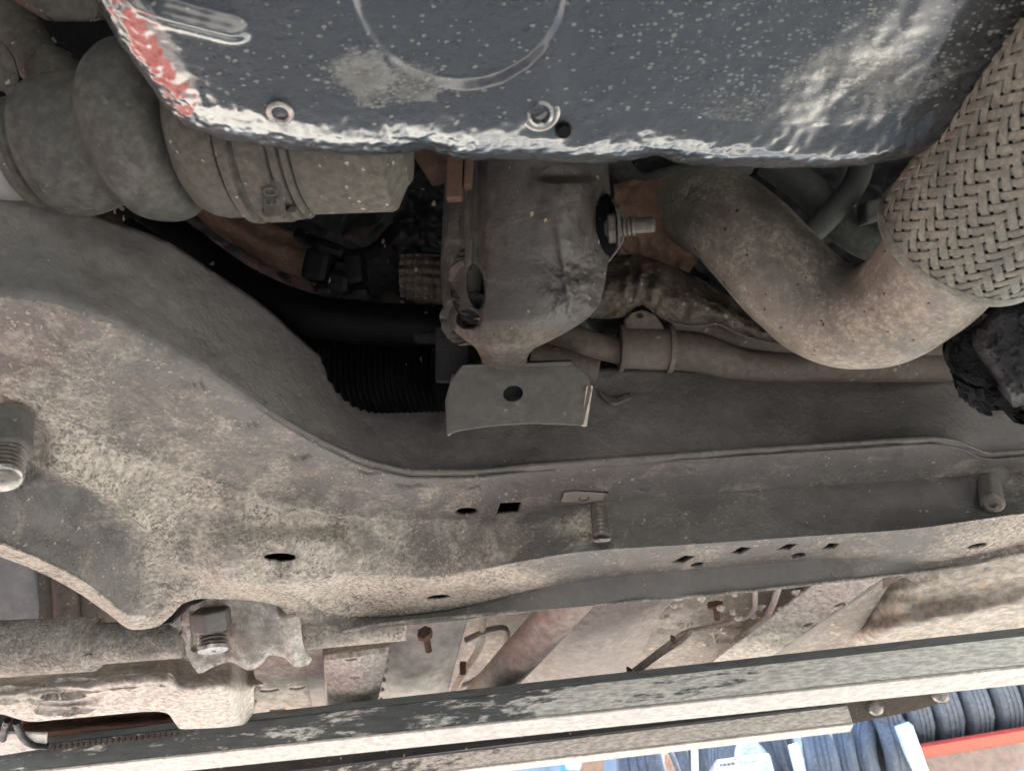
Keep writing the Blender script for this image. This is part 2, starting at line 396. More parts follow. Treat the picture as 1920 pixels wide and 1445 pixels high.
m_rail = grime('peeling_green_paint', (.13, .145, .143), dust=(.82, .83, .77), attr=True, patch=30, soft=.055, rough=.5, droughness=.6, bump=.4, stretch=(.22, 1, 1.3), coarse=50, grain=160, rust=(.14, .13, .11), ramt=.36, rscale=12, crust=.4)
m_cream = grime('cream_lift_paint', (.52, .50, .47), dust=(.68, .66, .61), cover=.5, patch=10, soft=.2, rough=.6, bump=.2, rust=(.4, .33, .27), ramt=.28, rscale=14)
m_grey = grime('grey_plastic_liner', (.25, .25, .255), dust=(.32, .29, .27), cover=.4, patch=8, soft=.3, rough=.6, bump=.2)
m_tyre = grime('tyre_rubber', (.055, .062, .075), dust=(.125, .135, .155), cover=.5, patch=5, soft=.3, rough=.65, bump=.3, coarse=12, grain=60)
m_rim = grime('rusted_rim', (.30, .17, .12), dust=(.4, .3, .24), cover=.5, patch=20, rough=.6, bump=.3)
m_red = grime('red_beam_paint', (.46, .055, .03), dust=(.4, .2, .16), cover=.25, patch=8, rough=.4, bump=.1)
m_up = grime('galvanised_upright', (.55, .60, .62), dust=(.5, .5, .48), cover=.3, patch=8, rough=.4, bump=.1)
m_col = grime('blue_grey_column_paint', (.10, .13, .17), cover=.3, rough=.4, bump=.1)
m_board = grime('brown_shelf_board', (.22, .15, .11), dust=(.3, .22, .17), cover=.4, patch=4, rough=.8, bump=.3)
m_white = grime('white_plastic', (.5, .52, .52), dust=(.4, .4, .39), cover=.2, patch=10, rough=.4, bump=.1)
m_tarp = grime('blue_sheet', (.05, .22, .5), cover=.1, rough=.5, bump=.2)
m_ground = grime('pale_concrete_yard', (.44, .42, .355), dust=(.56, .535, .455), cover=.5, patch=1.2, soft=.3, rough=.9, bump=.3, coarse=3, grain=40, bd=.01)
m_bluewall = grime('pale_blue_sheet_wall', (.16, .19, .225), dust=(.30, .33, .37), cover=.35, patch=.8, rough=.6, bump=.1, coarse=5, grain=30)
m_wall = grime('shade_shell_plaster', (.30, .29, .28), dust=(.36, .34, .31), cover=.4, patch=1.5, rough=.9, bump=.2, coarse=5, grain=30)  # skin of the added light-blocking shell
m_body = grime('silver_car_paint', (.35, .36, .38), cover=.05, rough=.3, metal=.5, bump=0, coat=.5)
m_glass, _t, _b = newmat('dark_window_glass'); _b.inputs['Base Color'].default_value = (.02, .025, .03, 1); _b.inputs['Roughness'].default_value = .05

#==BODY==
# ------------------------------------------------------------------ setting: yard, and an unseen shell added to shade the car's front
def plane(name, x0, x1, y0, y1, z, mat):
    o = mk(name, [(x0, y0, z), (x1, y0, z), (x1, y1, z), (x0, y1, z)], [(0, 1, 2, 3)], mat, smooth=False); return tag(o, kind='structure')
plane('ground', -60, 60, -40, 90, 0, m_ground)
plane('added_dim_floor', -4.2, 4.2, -6, 1.7, .004, m_dim)  # unseen floor added, toned to set the light from the front
plane('added_dark_floor_patch', -1.4, 1.4, .1, 2.3, .008, m_mat)  # added dark patch, keeps the pan's mirrored ground dark
ws = bpy.data.objects.new('shade_shell', None); COL.objects.link(ws); ws.location = (0, -2.4, 0)  # unseen shell added to block light from the front and above
tag(ws, 'unseen grey shell over the front of the car, added to block light', 'shade_shell')
for nm, c, sz_ in (('shade_back_wall', (-3.2, -6.1, 1.9), (2.4, .2, 3.8)), ('shade_back_wall', (3.2, -6.1, 1.9), (2.4, .2, 3.8)), ('shade_lintel', (0, -6.1, 3.5), (3.9, .2, .6)), ('shade_side_wall', (-4.3, -2.4, 1.9), (.2, 7.2, 3.8)), ('shade_side_wall', (4.3, -2.4, 1.9), (.2, 7.2, 3.8)), ('shade_roof', (0, -2.4, 3.9), (8.8, 7.4, .2))):
    o = box(nm, c, XYZ, sz_, m_wall, bevel=.01); o.parent = ws; o.matrix_parent_inverse = Matrix.Translation(-ws.location)

# ------------------------------------------------------------------ the car on the lift
car = bpy.data.objects.new('car', None); COL.objects.link(car); car.location = (0, 1.3, CAMH+.2)
tag(car, 'lifted car seen from below with oily black oil pan, braided exhaust and dusty subframe', 'car')
ZC = CAMH

# body above the machinery: one shell with floor, engine-bay sides and hull
def hull():
    # stations along the car: (y, half width, z of the sill, z of the top)
    st = [(-.62, .55, .42, .55), (-.58, .75, .38, .75), (-.2, .84, .36, .95), (.5, .86, .36, 1.02), (.9, .86, .34, 1.15), (1.3, .87, .36, 1.5), (1.5, .85, .40, 1.3), (1.6, .7, .5, 1.0)]
    V = []; n = 13
    for y, hw, zs, zt in st:
        for i in range(n):
            a = math.pi*i/(n-1); x = hw*math.copysign(abs(math.cos(a))**.35, math.cos(a)); z = lerp(zs, zt, math.sin(a)**.6)
            V.append((x, y, ZC+z))
    Fc = gridf(n-1, len(st)-1)
    Fc += [tuple(reversed(range(n))), tuple(range((len(st)-1)*n, len(st)*n))]
    return V, Fc
V, Fc = hull(); mk('body_shell', V, Fc, m_dark, car, ang=60)

# --- oil pan
S_ = [(150, -120), (178, -10), (215, 62), (262, 130), (300, 185), (335, 226), (385, 247), (450, 266), (560, 281), (680, 291), (755, 288), (790, 280), (830, 288), (870, 299), (980, 299),
      (1100, 305), (1180, 300), (1235, 292), (1290, 308), (1400, 312), (1530, 314), (1640, 306), (1710, 290), (1780, 254), (1850, 205), (1935, 150), (2060, 40), (2150, -200), (2050, -480), (1500, -640), (900, -660), (300, -480)]
out0 = [P(x, y, z=.3135) for x, y in S_]
out0.append(out0[0]); ring = crom(out0, 760)[:-1]; NR = len(ring)
for _ in range(2): ring = [(ring[i-1]+ring[i]*2+ring[(i+1) % NR])/4 for i in range(NR)]
cen = P(1080, -90, z=.30)
prof = []
rr_ = .040; OF_ = -.0032
prof += [(-.001, .41), (-.001, .395), (-.0012, .375), (-.001, .36), (0, .352), (0, .345)]
prof = [(a+OF_, b) for a, b in prof]
in_, zz_ = 0., .3240
for n_, L_, t0_, t1_ in ((14, .0192, 90, 35), (14, .0140, 35, 14), (8, .0120, 14, 0)):
    for k in range(n_):
        tl = R(lerp(t0_, t1_, (k+.5)/n_)); in_ += math.cos(tl)*L_/n_; zz_ -= math.sin(tl)*L_/n_; prof.append((OF_+in_, zz_))
prof = [(a, b+(.300-zz_ if b < .33 else 0)) for a, b in prof]; rr_ = in_
nrm = []
for i in range(NR):
    t = (ring[(i+3) % NR]-ring[i-3]); q = Vector((t.y, -t.x, 0)).normalized()
    if q.dot(cen-ring[i]) < 0: q = -q
    nrm.append(q)
for _ in range(30): nrm = [(nrm[i-1]+nrm[i]+nrm[(i+1) % NR]).normalized() for i in range(NR)]
RC = P(865, -25, z=.30)
def pan_h(p, edge):
    h = nz(p+Vector((3, 0, 0)), 12, 2)*.0012 + nz(p, 90, 2)*.00025
    d = ((p.x-RC.x)**2+((p.y-RC.y)*1.0)**2)**.5
    wx_ = (p.x-RC.x)/max(d, 1e-4); h += .0024*ss(.0445, .0382, d)
    x, y = PX(p)
    # long stamped rib at the left, raised shoulder at the right of the round recess, low corner pad
    s = (x-250)*.97+(y-5)*.24; q = -(x-250)*.24+(y-5)*.97
    h += -.004*math.exp(-((q-4)/16)**2)*ss(-60, 20, s)*ss(240, 190, s)
    q2 = (x-1062)-(y)*-.12
    h += .0016*ss(-50, 60, q2)
    q3 = (y-70)-(x-1500)*-.30
    h += .0028*ss(20, 230, q3+ (x-1500)*.12)*ss(1420, 1560, x)
    # small worn-in pit beside the edge
    return h
V = []; D = []
def addp(p, dust): V.append(p); D.append(dust)
NP = len(prof)
for ins, z in prof:
    for i in range(NR):
        p = ring[i]+nrm[i]*ins; p = Vector((p.x, p.y, ZC+z))
        if z < .345:
            e = nz(p, 230, 2)*.0004+nz(p, 60, 2)*.0004
            p = p + Vector((-nrm[i].x, -nrm[i].y, -.6))*e
            k = ss(.010, .030, ins); p.z += pan_h(p, 0)*k
        addp(p, .14)
NIN = 90
for j in range(1, NIN+1):
    t = (j/NIN)
    for i in range(NR):
        b = ring[i]+nrm[i]*(rr_+OF_); p = b.lerp(Vector((cen.x, cen.y, b.z)), t*.995); p.z = ZC+.300
        p.z += pan_h(p, 0)
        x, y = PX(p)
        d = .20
        d = max(d, .56*ss(1.45, .25, (((x-715)/165)**2+((y-150)/85)**2)**.5+.5*nz(p, 60, 3)))  # paler patch below left of the round recess
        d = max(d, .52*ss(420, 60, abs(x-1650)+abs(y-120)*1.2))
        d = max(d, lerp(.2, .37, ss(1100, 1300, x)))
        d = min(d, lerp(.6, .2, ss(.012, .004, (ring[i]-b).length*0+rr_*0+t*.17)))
        addp(p, d)
Fc = gridf(NR, NP+NIN-1, 0, True); Fc.append(tuple(range((NP+NIN-1)*NR, (NP+NIN)*NR)))
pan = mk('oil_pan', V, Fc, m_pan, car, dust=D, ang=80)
lab(pan, 'glossy oil-wet black oil pan with a round recess')
from mathutils.bvhtree import BVHTree
PB = BVHTree.FromPolygons(V, Fc)
def hit(px, py):
    q = PB.ray_cast(CAM, ray(px, py).normalized()); return q[0], (q[1] if q[1].z < 0 else -q[1])
# drain plug in its dish, eyelet and a small plug
c, dn0 = hit(1013, 212)
dn = (CAM-c).normalized()*.25+Vector((0, -.1, -1)); dn.normalize()
o = lathe('drain_plug', c+dn*-.004, c+dn*.006, [(0, .0075), (.0035, .0078), (.0038, .0062), (.0055, .006), (.0062, .0045), (.0048, .0032), (.003, .003)], m_pan, pan, n=24)
lathe('plug_washer', c+dn*-.0035, c+dn*.004, [(0, .0086), (.0022, .0092), (.003, .0086), (.0032, .0076)], m_bolt, pan, n=32)
c, dn = hit(525, 211)
nr = dn.orthogonal().normalized(); bb = dn.cross(nr)
V = []
for i in range(32):
    for j in range(10):
        a = 2*math.pi*i/32; b = 2*math.pi*j/10
        V.append(c+(nr*math.cos(a)+bb*math.sin(a))*(.0047+.0013*math.cos(b))+dn*(.0012*math.sin(b)+.0004))
Fc = [(i*10+j, ((i+1) % 32)*10+j, ((i+1) % 32)*10+(j+1) % 10, i*10+(j+1) % 10) for i in range(32) for j in range(10)]
mk('eyelet', V, Fc, m_bolt, pan)
o = lathe('small_plug', hit(1056, 243)[0]-hit(1056, 243)[1]*.0035, hit(1056, 243)[0]+hit(1056, 243)[1]*.003, [(0, .004), (.005, .0038), (.0065, .003)], m_black, pan, n=18)

# --- drive shaft with rubber boot and outer joint (left)
ds = bpy.data.objects.new('drive_shaft', None); COL.objects.link(ds); put(ds, car); lab(ds, 'drive shaft in a dusty two-lobed rubber boot')
A = P(-110, 318, d=.425); B = P(430, 222, d=.42); ux = (B-A).length/548.5
kx = .42/1397
prof = [(0, 74), (150, 80), (162, 84), (166, 96), (176, 100), (186, 99), (190, 92), (196, 92), (204, 112), (222, 124), (245, 129), (275, 128), (300, 124), (318, 120), (332, 126), (345, 142), (358, 155), (380, 164), (405, 167), (428, 163), (445, 152), (458, 132), (466, 110), (470, 90)]
t = (B-A).normalized()
lathe('rubber_boot', A+t*160*ux, B, [((s-160)*ux, r*kx) for s, r in prof if s >= 160], m_boot, ds, n=96, sub=4, rel=lambda v, s, a: nz(v, 30, 2)*.0012)
o = lathe('shaft', A, B, [(0, 70*kx), (100*ux, 74*kx), (101*ux, 84*kx), (158*ux, 86*kx), (162*ux, 70*kx)], m_grey, ds, n=48)
lathe('boot_clamp', A+t*(164*ux), B, [(0, 97*kx), (.001, 103*kx), (.0055, 103*kx), (.0065, 97*kx)], m_joint, ds, n=72)
A2 = P(352, 245, d=.42); B2 = P(800, 226, d=.42); t = (B2-A2).normalized(); L2 = (B2-A2).length/448.4
prof = [(0, 96), (8, 128), (22, 148), (45, 160), (60, 163), (98, 164), (101, 160), (106, 173), (122, 175), (126, 166), (132, 165), (137, 173), (182, 174), (187, 165), (192, 171), (202, 171), (206, 163), (212, 170), (218, 163), (222, 155), (226, 162), (372, 164), (380, 160), (402, 118), (410, 112), (416, 60)]
lathe('joint_housing', A2, B2, [(s*L2, r*kx) for s, r in prof], m_joint, ds, n=96, rel=lambda v, s, a: nz(v, 60, 2)*.0006, ang=28)
_jh = bpy.data.objects['joint_housing'].data
JB = BVHTree.FromPolygons([v.co for v in _jh.vertices], [tuple(p.vertices) for p in _jh.polygons])
cc = JB.ray_cast(CAM, ray(512, 370).normalized())[0]; cc = cc-(cc-CAM).normalized()*.0034; vx = t; vy = (cc-CAM).normalized().cross(vx).normalized()
cl = box('clamp_buckle', cc+(cc-CAM).normalized()*.003, (vx, vy, vx.cross(vy)), (.0098, .021, .009), m_joint, ds, bevel=.0012)
nx_, = [vx.cross(vy)]
nx_ = nx_ if nx_.dot(CAM-cc) > 0 else -nx_
def text(name, s, pos, xdir, ydir, size, depth, mat, parent):
    cu = bpy.data.curves.new(name, 'FONT'); cu.body = s; cu.size = size; cu.extrude = depth; cu.align_x = 'CENTER'; cu.align_y = 'CENTER'
    o = bpy.data.objects.new(name, cu); COL.objects.link(o)
    X = Vector(xdir).normalized(); Y = Vector(ydir).normalized(); Z = X.cross(Y)
    o.matrix_world = Matrix.Translation(pos) @ Matrix((X, Y, Z)).transposed().to_4x4()
    bpy.context.view_layer.update()
    me = bpy.data.meshes.new_from_object(o.evaluated_get(bpy.context.evaluated_depsgraph_get())); me.transform(o.matrix_world); me.name = name
    bpy.data.objects.remove(o); me.materials.clear(); me.materials.append(mat)
    q = bpy.data.objects.new(name, me); COL.objects.link(q); put(q, parent); return q
vyd = vy if vy.dot(u_) < 0 else -vy
X_ = vyd; Y_ = nx_.cross(X_)
text('embossed_mark', '03', cc+(cc-CAM).normalized()*.003+nx_*.0046, X_, Y_, .0105, .0011, m_brk, ds)  # paler than the buckle, puts the letters' highlights into the colour
prism('clamp_ear', [P(x, y, d=.398) for x, y in [(490, 392), (535, 391), (537, 411), (518, 408), (505, 412), (494, 406)]], (P(512, 400, d=.38)-P(512, 400, d=.37)), m_joint, ds)
prism('housing_tab', [P(x, y, d=.402) for x, y in [(545, 385), (557, 388), (556, 399), (546, 400), (534, 396)]], (P(512, 400, d=.39)-P(512, 400, d=.38)), m_joint, ds)

# --- brackets at the top left
br = bpy.data.objects.new('knuckle_bracket', None); COL.objects.link(br); put(br, car); lab(br, 'tan dusty suspension brackets beside the boot')
relief('upper_arm', lambda y: lerp(25, 105, (y+20)/63.) if y > -20 else 25, lambda y: 190 - 0.25*max(0, y)**1.05, -60, 41, 20, 14, lambda x, y: .40+.01*math.cos((x-110)/60.)+.00016*max(0, y-30)**1.3, m_joint, br, thick=.012)
tube('strut', [P(-60, -60, d=.50), P(30, 60, d=.485), P(82, 130, d=.47), P(105, 160, d=.465)], [(0, .020), (.7, .013), (1, .011)], m_joint, br)
tube('strut_foot', [P(66, 142, d=.455), P(105, 128, d=.452), P(138, 142, d=.45), P(160, 158, d=.45)], [(0, .008), (.3, .013), (.7, .009), (1, .006)], m_joint, br)
tube('pinch_bolt', [P(132, 165, d=.445), P(158, 150, d=.445)], .005, m_bolt, br, n=14, seg=3)
tube('bolt_shank', [P(70, 170, d=.462), P(128, 188, d=.455)], .010, m_joint, br, n=18, seg=4)
o = prism('bracket_plate', [P(x, y, d=.43) for x, y in [(-40, 60), (8, 80), (28, 110), (38, 145), (30, 185), (8, 212), (-40, 222)]], (P(0, 100, d=.445)-P(0, 100, d=.43)), m_joint, br, bevel=.003)
cut(o, [(ell(2, 180, 10, 9, d=.43), P(0, 180, d=.46)-P(0, 180, d=.43))])

# --- engine / gearbox castings in the dark bay
eng = bpy.data.objects.new('gearbox', None); COL.objects.link(eng); put(eng, car); lab(eng, 'oily dark gearbox casting deep in the bay')
def lump(name, pts, dd, mat, parent, amp=.01, thick=.03, nx=60, ny=50, dust=.4, fs=14):
    """castings: pts = (y, x left, x right)"""
    xa = F([(p[0], p[1]) for p in pts]); xb = F([(p[0], p[2]) for p in pts]); ya, yb = pts[0][0], pts[-1][0]
    def fn(x, y):
        u = (x-xa(y))/max(1, xb(y)-xa(y)); v = (y-ya)/(yb-ya)
        e = min(1, u*6, (1-u)*6, v*6, (1-v)*6)
        base = dd(x, y) if callable(dd) else dd
        return base + .02*(1-math.sin(math.pi/2*max(0, e)))-amp*nz((x/400, y/400, base*3), fs/4, 4)
    return relief(name, xa, xb, ya, yb, nx, ny, fn, mat, parent, thick=thick, dfn=lambda x, y: dust)
lump('bell_housing', [(180, 160, 900), (300, 230, 1000), (420, 330, 1150), (560, 480, 1400), (640, 560, 1500)], lambda x, y: .70-.00002*(x-600), m_dark, eng, amp=.012, nx=120, ny=80)
lump('engine_block', [(180, 1100, 1800), (300, 1150, 1830), (430, 1180, 1800), (560, 1200, 1650)], .78, m_dark, eng, amp=.010, nx=90, ny=60)
lump('gearbox_rib', [(300, 700, 860), (360, 720, 868), (440, 640, 850), (470, 690, 840)], .60, m_dark, eng, amp=.02, thick=.02)
sheet('bell_housing_rim', [[P(x, y, d=.57) for x, y in [(330, 350), (385, 422), (440, 460), (505, 498), (560, 522), (590, 540)]],
                           [P(x, y, d=.555) for x, y in [(350, 345), (410, 410), (465, 440), (530, 468), (575, 488), (605, 505)]],
                           [P(x, y, d=.58) for x, y in [(370, 330), (440, 385), (500, 415), (560, 440), (600, 460), (620, 478)]]], 60, 16, m_rustb, eng, thick=.006, rel=lambda v, a, b: nz(v, 60, 3)*.004)
tube('bay_pipe', [P(1440, 300, d=.72), P(1520, 360, d=.71), P(1600, 440, d=.70), P(1700, 480, d=.70)], .016, m_bay, eng, n=20, seg=24)
tube('bay_pipe', [P(1620, 290, d=.70), P(1600, 350, d=.69), P(1540, 420, d=.68), P(1480, 470, d=.68)], .011, m_bay, eng, n=20, seg=24)
box('bay_bracket', P(1640, 395, d=.67), (r_+u_*.3, u_, f_), (.026, .020, .02), m_bay, eng, bevel=.003)
tube('bay_pipe', [P(1150, 300, d=.66), P(1200, 345, d=.66), P(1270, 330, d=.67), P(1400, 310, d=.7)], .010, m_bay, eng, n=16, seg=24)
for k in range(7): box('casting_rib', P(690+k*24, 330+k*4, d=.655), (r_, u_, f_), (.003, .05, .02), m_dark, eng, bevel=.001)
cn = bpy.data.objects.new('wiring_connector', None); COL.objects.link(cn); put(cn, car); lab(cn, 'black wiring connectors on the gearbox')
for (x, y, w2, h2, a) in [(598, 500, 52, 62, .2), (640, 530, 44, 40, .15), (668, 505, 36, 66, -.1), (625, 470, 60, 26, .3), (680, 548, 34, 26, 0), (612, 545, 40, 24, .1)]:
    d = .50; k = d/FPX; X = (r_*math.cos(a)-u_*math.sin(a)); Yv = X.cross(f_)
    box('connector_block', P(x, y, d=d+.012), (X, Yv, f_), (w2*k, h2*k, .022), m_black, cn, bevel=.0045)
tube('wire_loom', [P(560, 440, d=.53), P(600, 462, d=.52), P(650, 480, d=.52), P(700, 470, d=.54), P(740, 430, d=.56)], .005, m_black, cn, n=10, seg=24)
# dark shaft / hose running right
tube('steering_hose', [P(225, 380, d=.60), P(330, 450, d=.58), P(440, 530, d=.57), P(560, 585, d=.56), P(680, 605, d=.56), P(850, 615, d=.56)], .0165, m_black, car, n=24, seg=50)
tube('thin_hose', [P(240, 420, d=.53), P(360, 500, d=.52), P(450, 570, d=.54), P(600, 720, d=.62)], .005, m_black, car, n=12, seg=40)
# ribbed rack bellows
prof = []
for k in range(27): prof += [(k*.0045, .030), (k*.0045+.0022, .034)]
A = P(560, 700, d=.60); B = P(860, 690, d=.58)
lathe('rack_bellows', A, B, prof, m_black, car, n=48, ang=80)
lathe('bellows_end_pin', P(765, 630, d=.55), P(860, 628, d=.55), [(0, .001), (.007, .006), (.03, .007), (.035, .009)], m_dark, car, n=20)
box('rack_mount_plate', P(850, 665, d=.53), (r_, u_, f_), (.024, .040, .02), m_dark, car)

# --- heat shields
sheet('ribbed_shield', [[P(x, y, d=.56) for x, y in [(752, 478), (790, 476), (845, 480)]], [P(x, y, d=.548) for x, y in [(751, 520), (790, 520), (845, 525)]], [P(x, y, d=.56) for x, y in [(753, 556), (790, 570), (845, 584)]]],
      60, 30, m_shield, car, thick=.002, rel=lambda v, a, b: .0016*math.sin(b*34)+.0016*math.sin(a*30)+nz(v, 60, 2)*.001)
def shrel(v, a, b):
    return .0028*math.sin(a*58+nz(v, 20, 2)*2.0)*math.sin(math.pi*b)*(ss(.62, .35, a))+nz(v, 42, 3)*.006+nz(v, 110, 2)*.0015
bot = [(1085, 588), (1130, 594), (1170, 590), (1188, 574), (1204, 568), (1222, 580), (1245, 596), (1275, 607), (1310, 610), (1345, 606), (1385, 624), (1430, 638), (1490, 648)]
top = [(1100, 505), (1140, 487), (1165, 480), (1190, 476), (1220, 482), (1250, 492), (1280, 510), (1310, 520), (1340, 540), (1370, 556), (1400, 575), (1450, 600), (1500, 620)]
sheet('crinkled_shield', [[P(x, y, d=.60) for x, y in top], [P((a+c_)/2, (b+e)/2, d=.555) for (a, b), (c_, e) in zip(top, bot)], [P(x, y, d=.56) for x, y in bot]], 150, 46, m_shield, car, thick=.0012, rel=shrel)
tube('shield_hem', [P(x, y+1, d=.559) for x, y in bot], .0011, m_joint, car, n=8, seg=90)
sheet('rusty_guard', [[P(x, y, d=.60) for x, y in [(1150, 345), (1210, 335), (1290, 350)]], [P(x, y, d=.585) for x, y in [(1155, 410), (1220, 410), (1320, 430)]], [P(x, y, d=.59) for x, y in [(1170, 470), (1240, 475), (1322, 462)]], [P(x, y, d=.60) for x, y in [(1200, 478), (1262, 500), (1292, 512)]]],
      40, 40, m_rustb, car, thick=.002, rel=lambda v, a, b: nz(v, 35, 3)*.007)

# --- steering pipes and clamp
st = bpy.data.objects.new('steering_rack', None); COL.objects.link(st); put(st, car); lab(st, 'brown dusty steering rack pipe in a clamp')
tube('feed_pipe', [P(985, 608, d=.58), P(1060, 628, d=.565), P(1120, 648, d=.56), P(1200, 668, d=.56)], .0098, m_steer, st, n=24)
tube('rack_tube', [P(1200, 655, d=.585), P(1300, 660, d=.585), P(1400, 684, d=.59), P(1560, 688, d=.60), P(1960, 690, d=.63)], [(0, .016), (.3, .0155), (.5, .012), (1, .012)], m_steer, st, n=32)
tube('return_pipe', [P(1250, 600, d=.59), P(1330, 625, d=.60), P(1400, 640, d=.60), P(1500, 648, d=.60), P(1760, 660, d=.62)], [(0, .012), (1, .012)], m_steer, st, n=24)
tube('lower_pipe', [P(1000, 665, d=.60), P(1080, 682, d=.595), P(1120, 690, d=.595)], .014, m_steer, st, n=24)
A = P(1160, 652, d=.558); B = P(1266, 655, d=.558)
lathe('clamp_band', A, B, [(0, .012), (.0005, .0175), (.0035, .018), (.004, .0155), (.036, .0155), (.0365, .018), (.040, .0178), (.0405, .012)], m_steer, st, n=48)
o = prism('clamp_tab', [P(x, y, d=.552) for x, y in [(1175, 640), (1170, 600), (1182, 586), (1205, 580), (1228, 588), (1245, 612), (1252, 640)]], f_*.008, m_steer, st, bevel=.002)
cut(o, [(ell(1200, 592, 7, 5, d=.552), f_*.02)])

# --- engine mount
xa = F([(285, 834), (360, 832), (430, 829), (500, 826), (560, 829), (590, 834), (615, 846), (635, 868), (655, 893), (680, 903), (700, 903)])
xb = F([(285, 1139), (340, 1143), (400, 1147), (440, 1146), (500, 1139), (540, 1133), (570, 1124), (595, 1104), (618, 1070), (640, 1030), (655, 1000), (675, 988), (700, 988)])
def mfn(x, y):
    a, b = xa(y), xb(y); u = (x-a)/(b-a)
    w_ = (b-a)/300
    d = .458+.044*(abs(2*u-1)**2.3)*w_+ .00012*max(0, y-600)+.0006*max(0, y-645)
    d -= .013*ss(500, 400, y)*math.exp(-((x-1065)/42.)**2)*ss(328, 346, y) + .004*math.exp(-((x-1060)/38.)**2)*ss(500, 560, y)
    d -= .0045*ss(-7, 7, x-(1052+.16*(y-500)))*ss(400, 470, y)*ss(640, 560, y)
    # left flange strip: two thin ridges, a step and a square pad
    d += .007*ss(915, 898, x)*ss(640, 560, y)
    d -= .006*math.exp(-((x-(886-.02*(y-300)))/5.)**2)*ss(520, 480, y)
    d -= .005*math.exp(-((x-(872+.02*(y-300)))/4.)**2)*ss(560, 500, y)
    d -= .006*math.exp(-((x-905)/4.)**2)*ss(640, 580, y)*ss(470, 520, y)
    d -= .004*ss(870, 864, x)*ss(834, 840, x)*ss(372, 378, y)*ss(456, 450, y)
    # slots
    d += .030*ss(1.12, .9, (((x-893-.10*(y-535))/15.5)**2+((y-537)/38.)**2)**.5)
    d += .020*ss(1.12, .9, (((x-878)/20.)**2+((y-598)/17.)**2)**.5)
    cr_ = ss(1000, 1060, x)*ss(440, 500, y)*ss(640, 580, y)
    d += cr_*(nz((x/60, y/60, 9), 2.2, 4)*.0022) + .0012*nz((x/40, y/40, 3), 1, 2)*ss(960, 1040, x)
    d += nz((x/300, y/300, 1), 3, 3)*.0009
    return d
def mdust(x, y):
    return max(.32, .62*ss(560, 640, y), .48*ss(925, 870, x))+.1*nz((x/100, y/100, 4), 2)
mt = relief('engine_mount', xa, xb, 285, 700, 110, 150, mfn, m_mount, car, thick=.012, dfn=mdust, ang=80)
lab(mt, 'heavy grey cast engine mount with two slots')
stud('mount_stud', P(1135, 428, d=.485), P(1228, 421, d=.475), .0062, m_thread, mt, pitch=.0028, plain=.35)
A = P(1150, 426, d=.486); B = P(1170, 425, d=.484); t = (B-A).normalized()
lathe('stud_washer', P(1158, 424, d=.485), P(1175, 423, d=.484), [(0, .006), (.0003, .0135), (.0016, .0138), (.0020, .006)], m_brk, mt, n=32)
hexbolt('stud_nut', P(1140, 427, d=.487), P(1157, 426, d=.486), .011, m_thread, mt)
lathe('rubber_bush', P(1120, 425, d=.502), P(1156, 423, d=.50), [(0, .02), (.008, .021), (.012, .015), (.0125, .005)], m_black, mt, n=32)
tube('wire_clip', [P(1148, 375, d=.49), P(1160, 395, d=.485), P(1168, 430, d=.484), P(1166, 452, d=.484), P(1156, 470, d=.486), P(1140, 490, d=.488)], .0009, m_brk, mt, n=8, seg=30)
for xs, ys in (([838, 868, 866, 836], [285, 285, 370, 372]), ([873, 888, 884, 868], [285, 285, 346, 350])):
    prism('rusty_fin', [P(x, y, d=.452) for x, y in zip(xs, ys)], f_*.012, m_rustb, mt)
tube('upper_dark_boss', [P(800, 270, d=.50), P(838, 330, d=.50)], .012, m_rustb, mt, n=16, seg=6)

# --- hanger bracket welded to the subframe (parts of the subframe, made below)
# --- exhaust
ex_pts = [P(1200, 440, d=.70), P(1292, 398, d=.61), P(1362, 412, d=.555), P(1445, 494, d=.522), P(1535, 576, d=.505), P(1632, 594, d=.48), P(1722, 543, d=.45), P(1803, 446, d=.41)]
ex = tube('exhaust_pipe', ex_pts, .0340, m_exh, car, n=72, seg=120, dust=.47, rel=lambda v, t, a: nz(v, 30, 2)*.0008)
lab(ex, 'heat-browned exhaust pipe in a wide U bend')
fa = P(1803, 446, d=.41); fb = P(2200, 5, d=.295); ft = (fb-fa).normalized(); FL = (fb-fa).length
fn1 = ft.orthogonal().normalized(); fn2 = ft.cross(fn1)
FR = .0455
fp = bpy.data.objects.new('exhaust_flex_pipe', None); COL.objects.link(fp); put(fp, car); lab(fp, 'braided steel flexible exhaust section')
lathe('liner', fa, fb, [(0, FR-.006), (.004, FR-.0025), (FL, FR-.0025)], m_core, fp, n=64)
lathe('end_collar', fa-ft*.004, fb, [(0, .034), (.001, FR-.004), (.003, FR+.0012), (.0062, FR+.0022), (.0085, FR+.0008), (.009, FR-.003)], m_braid, fp, n=96)
lathe('end_collar', fb-ft*.002, fb+ft*.2, [(0, FR-.003), (.003, FR+.0022), (.008, FR+.0012), (.012, .034), (.14, .034)], m_exh, fp, n=64)
NB = 40; Z0 = .003
KZ = 1/FR*.92
nst = int(FL/.0021)
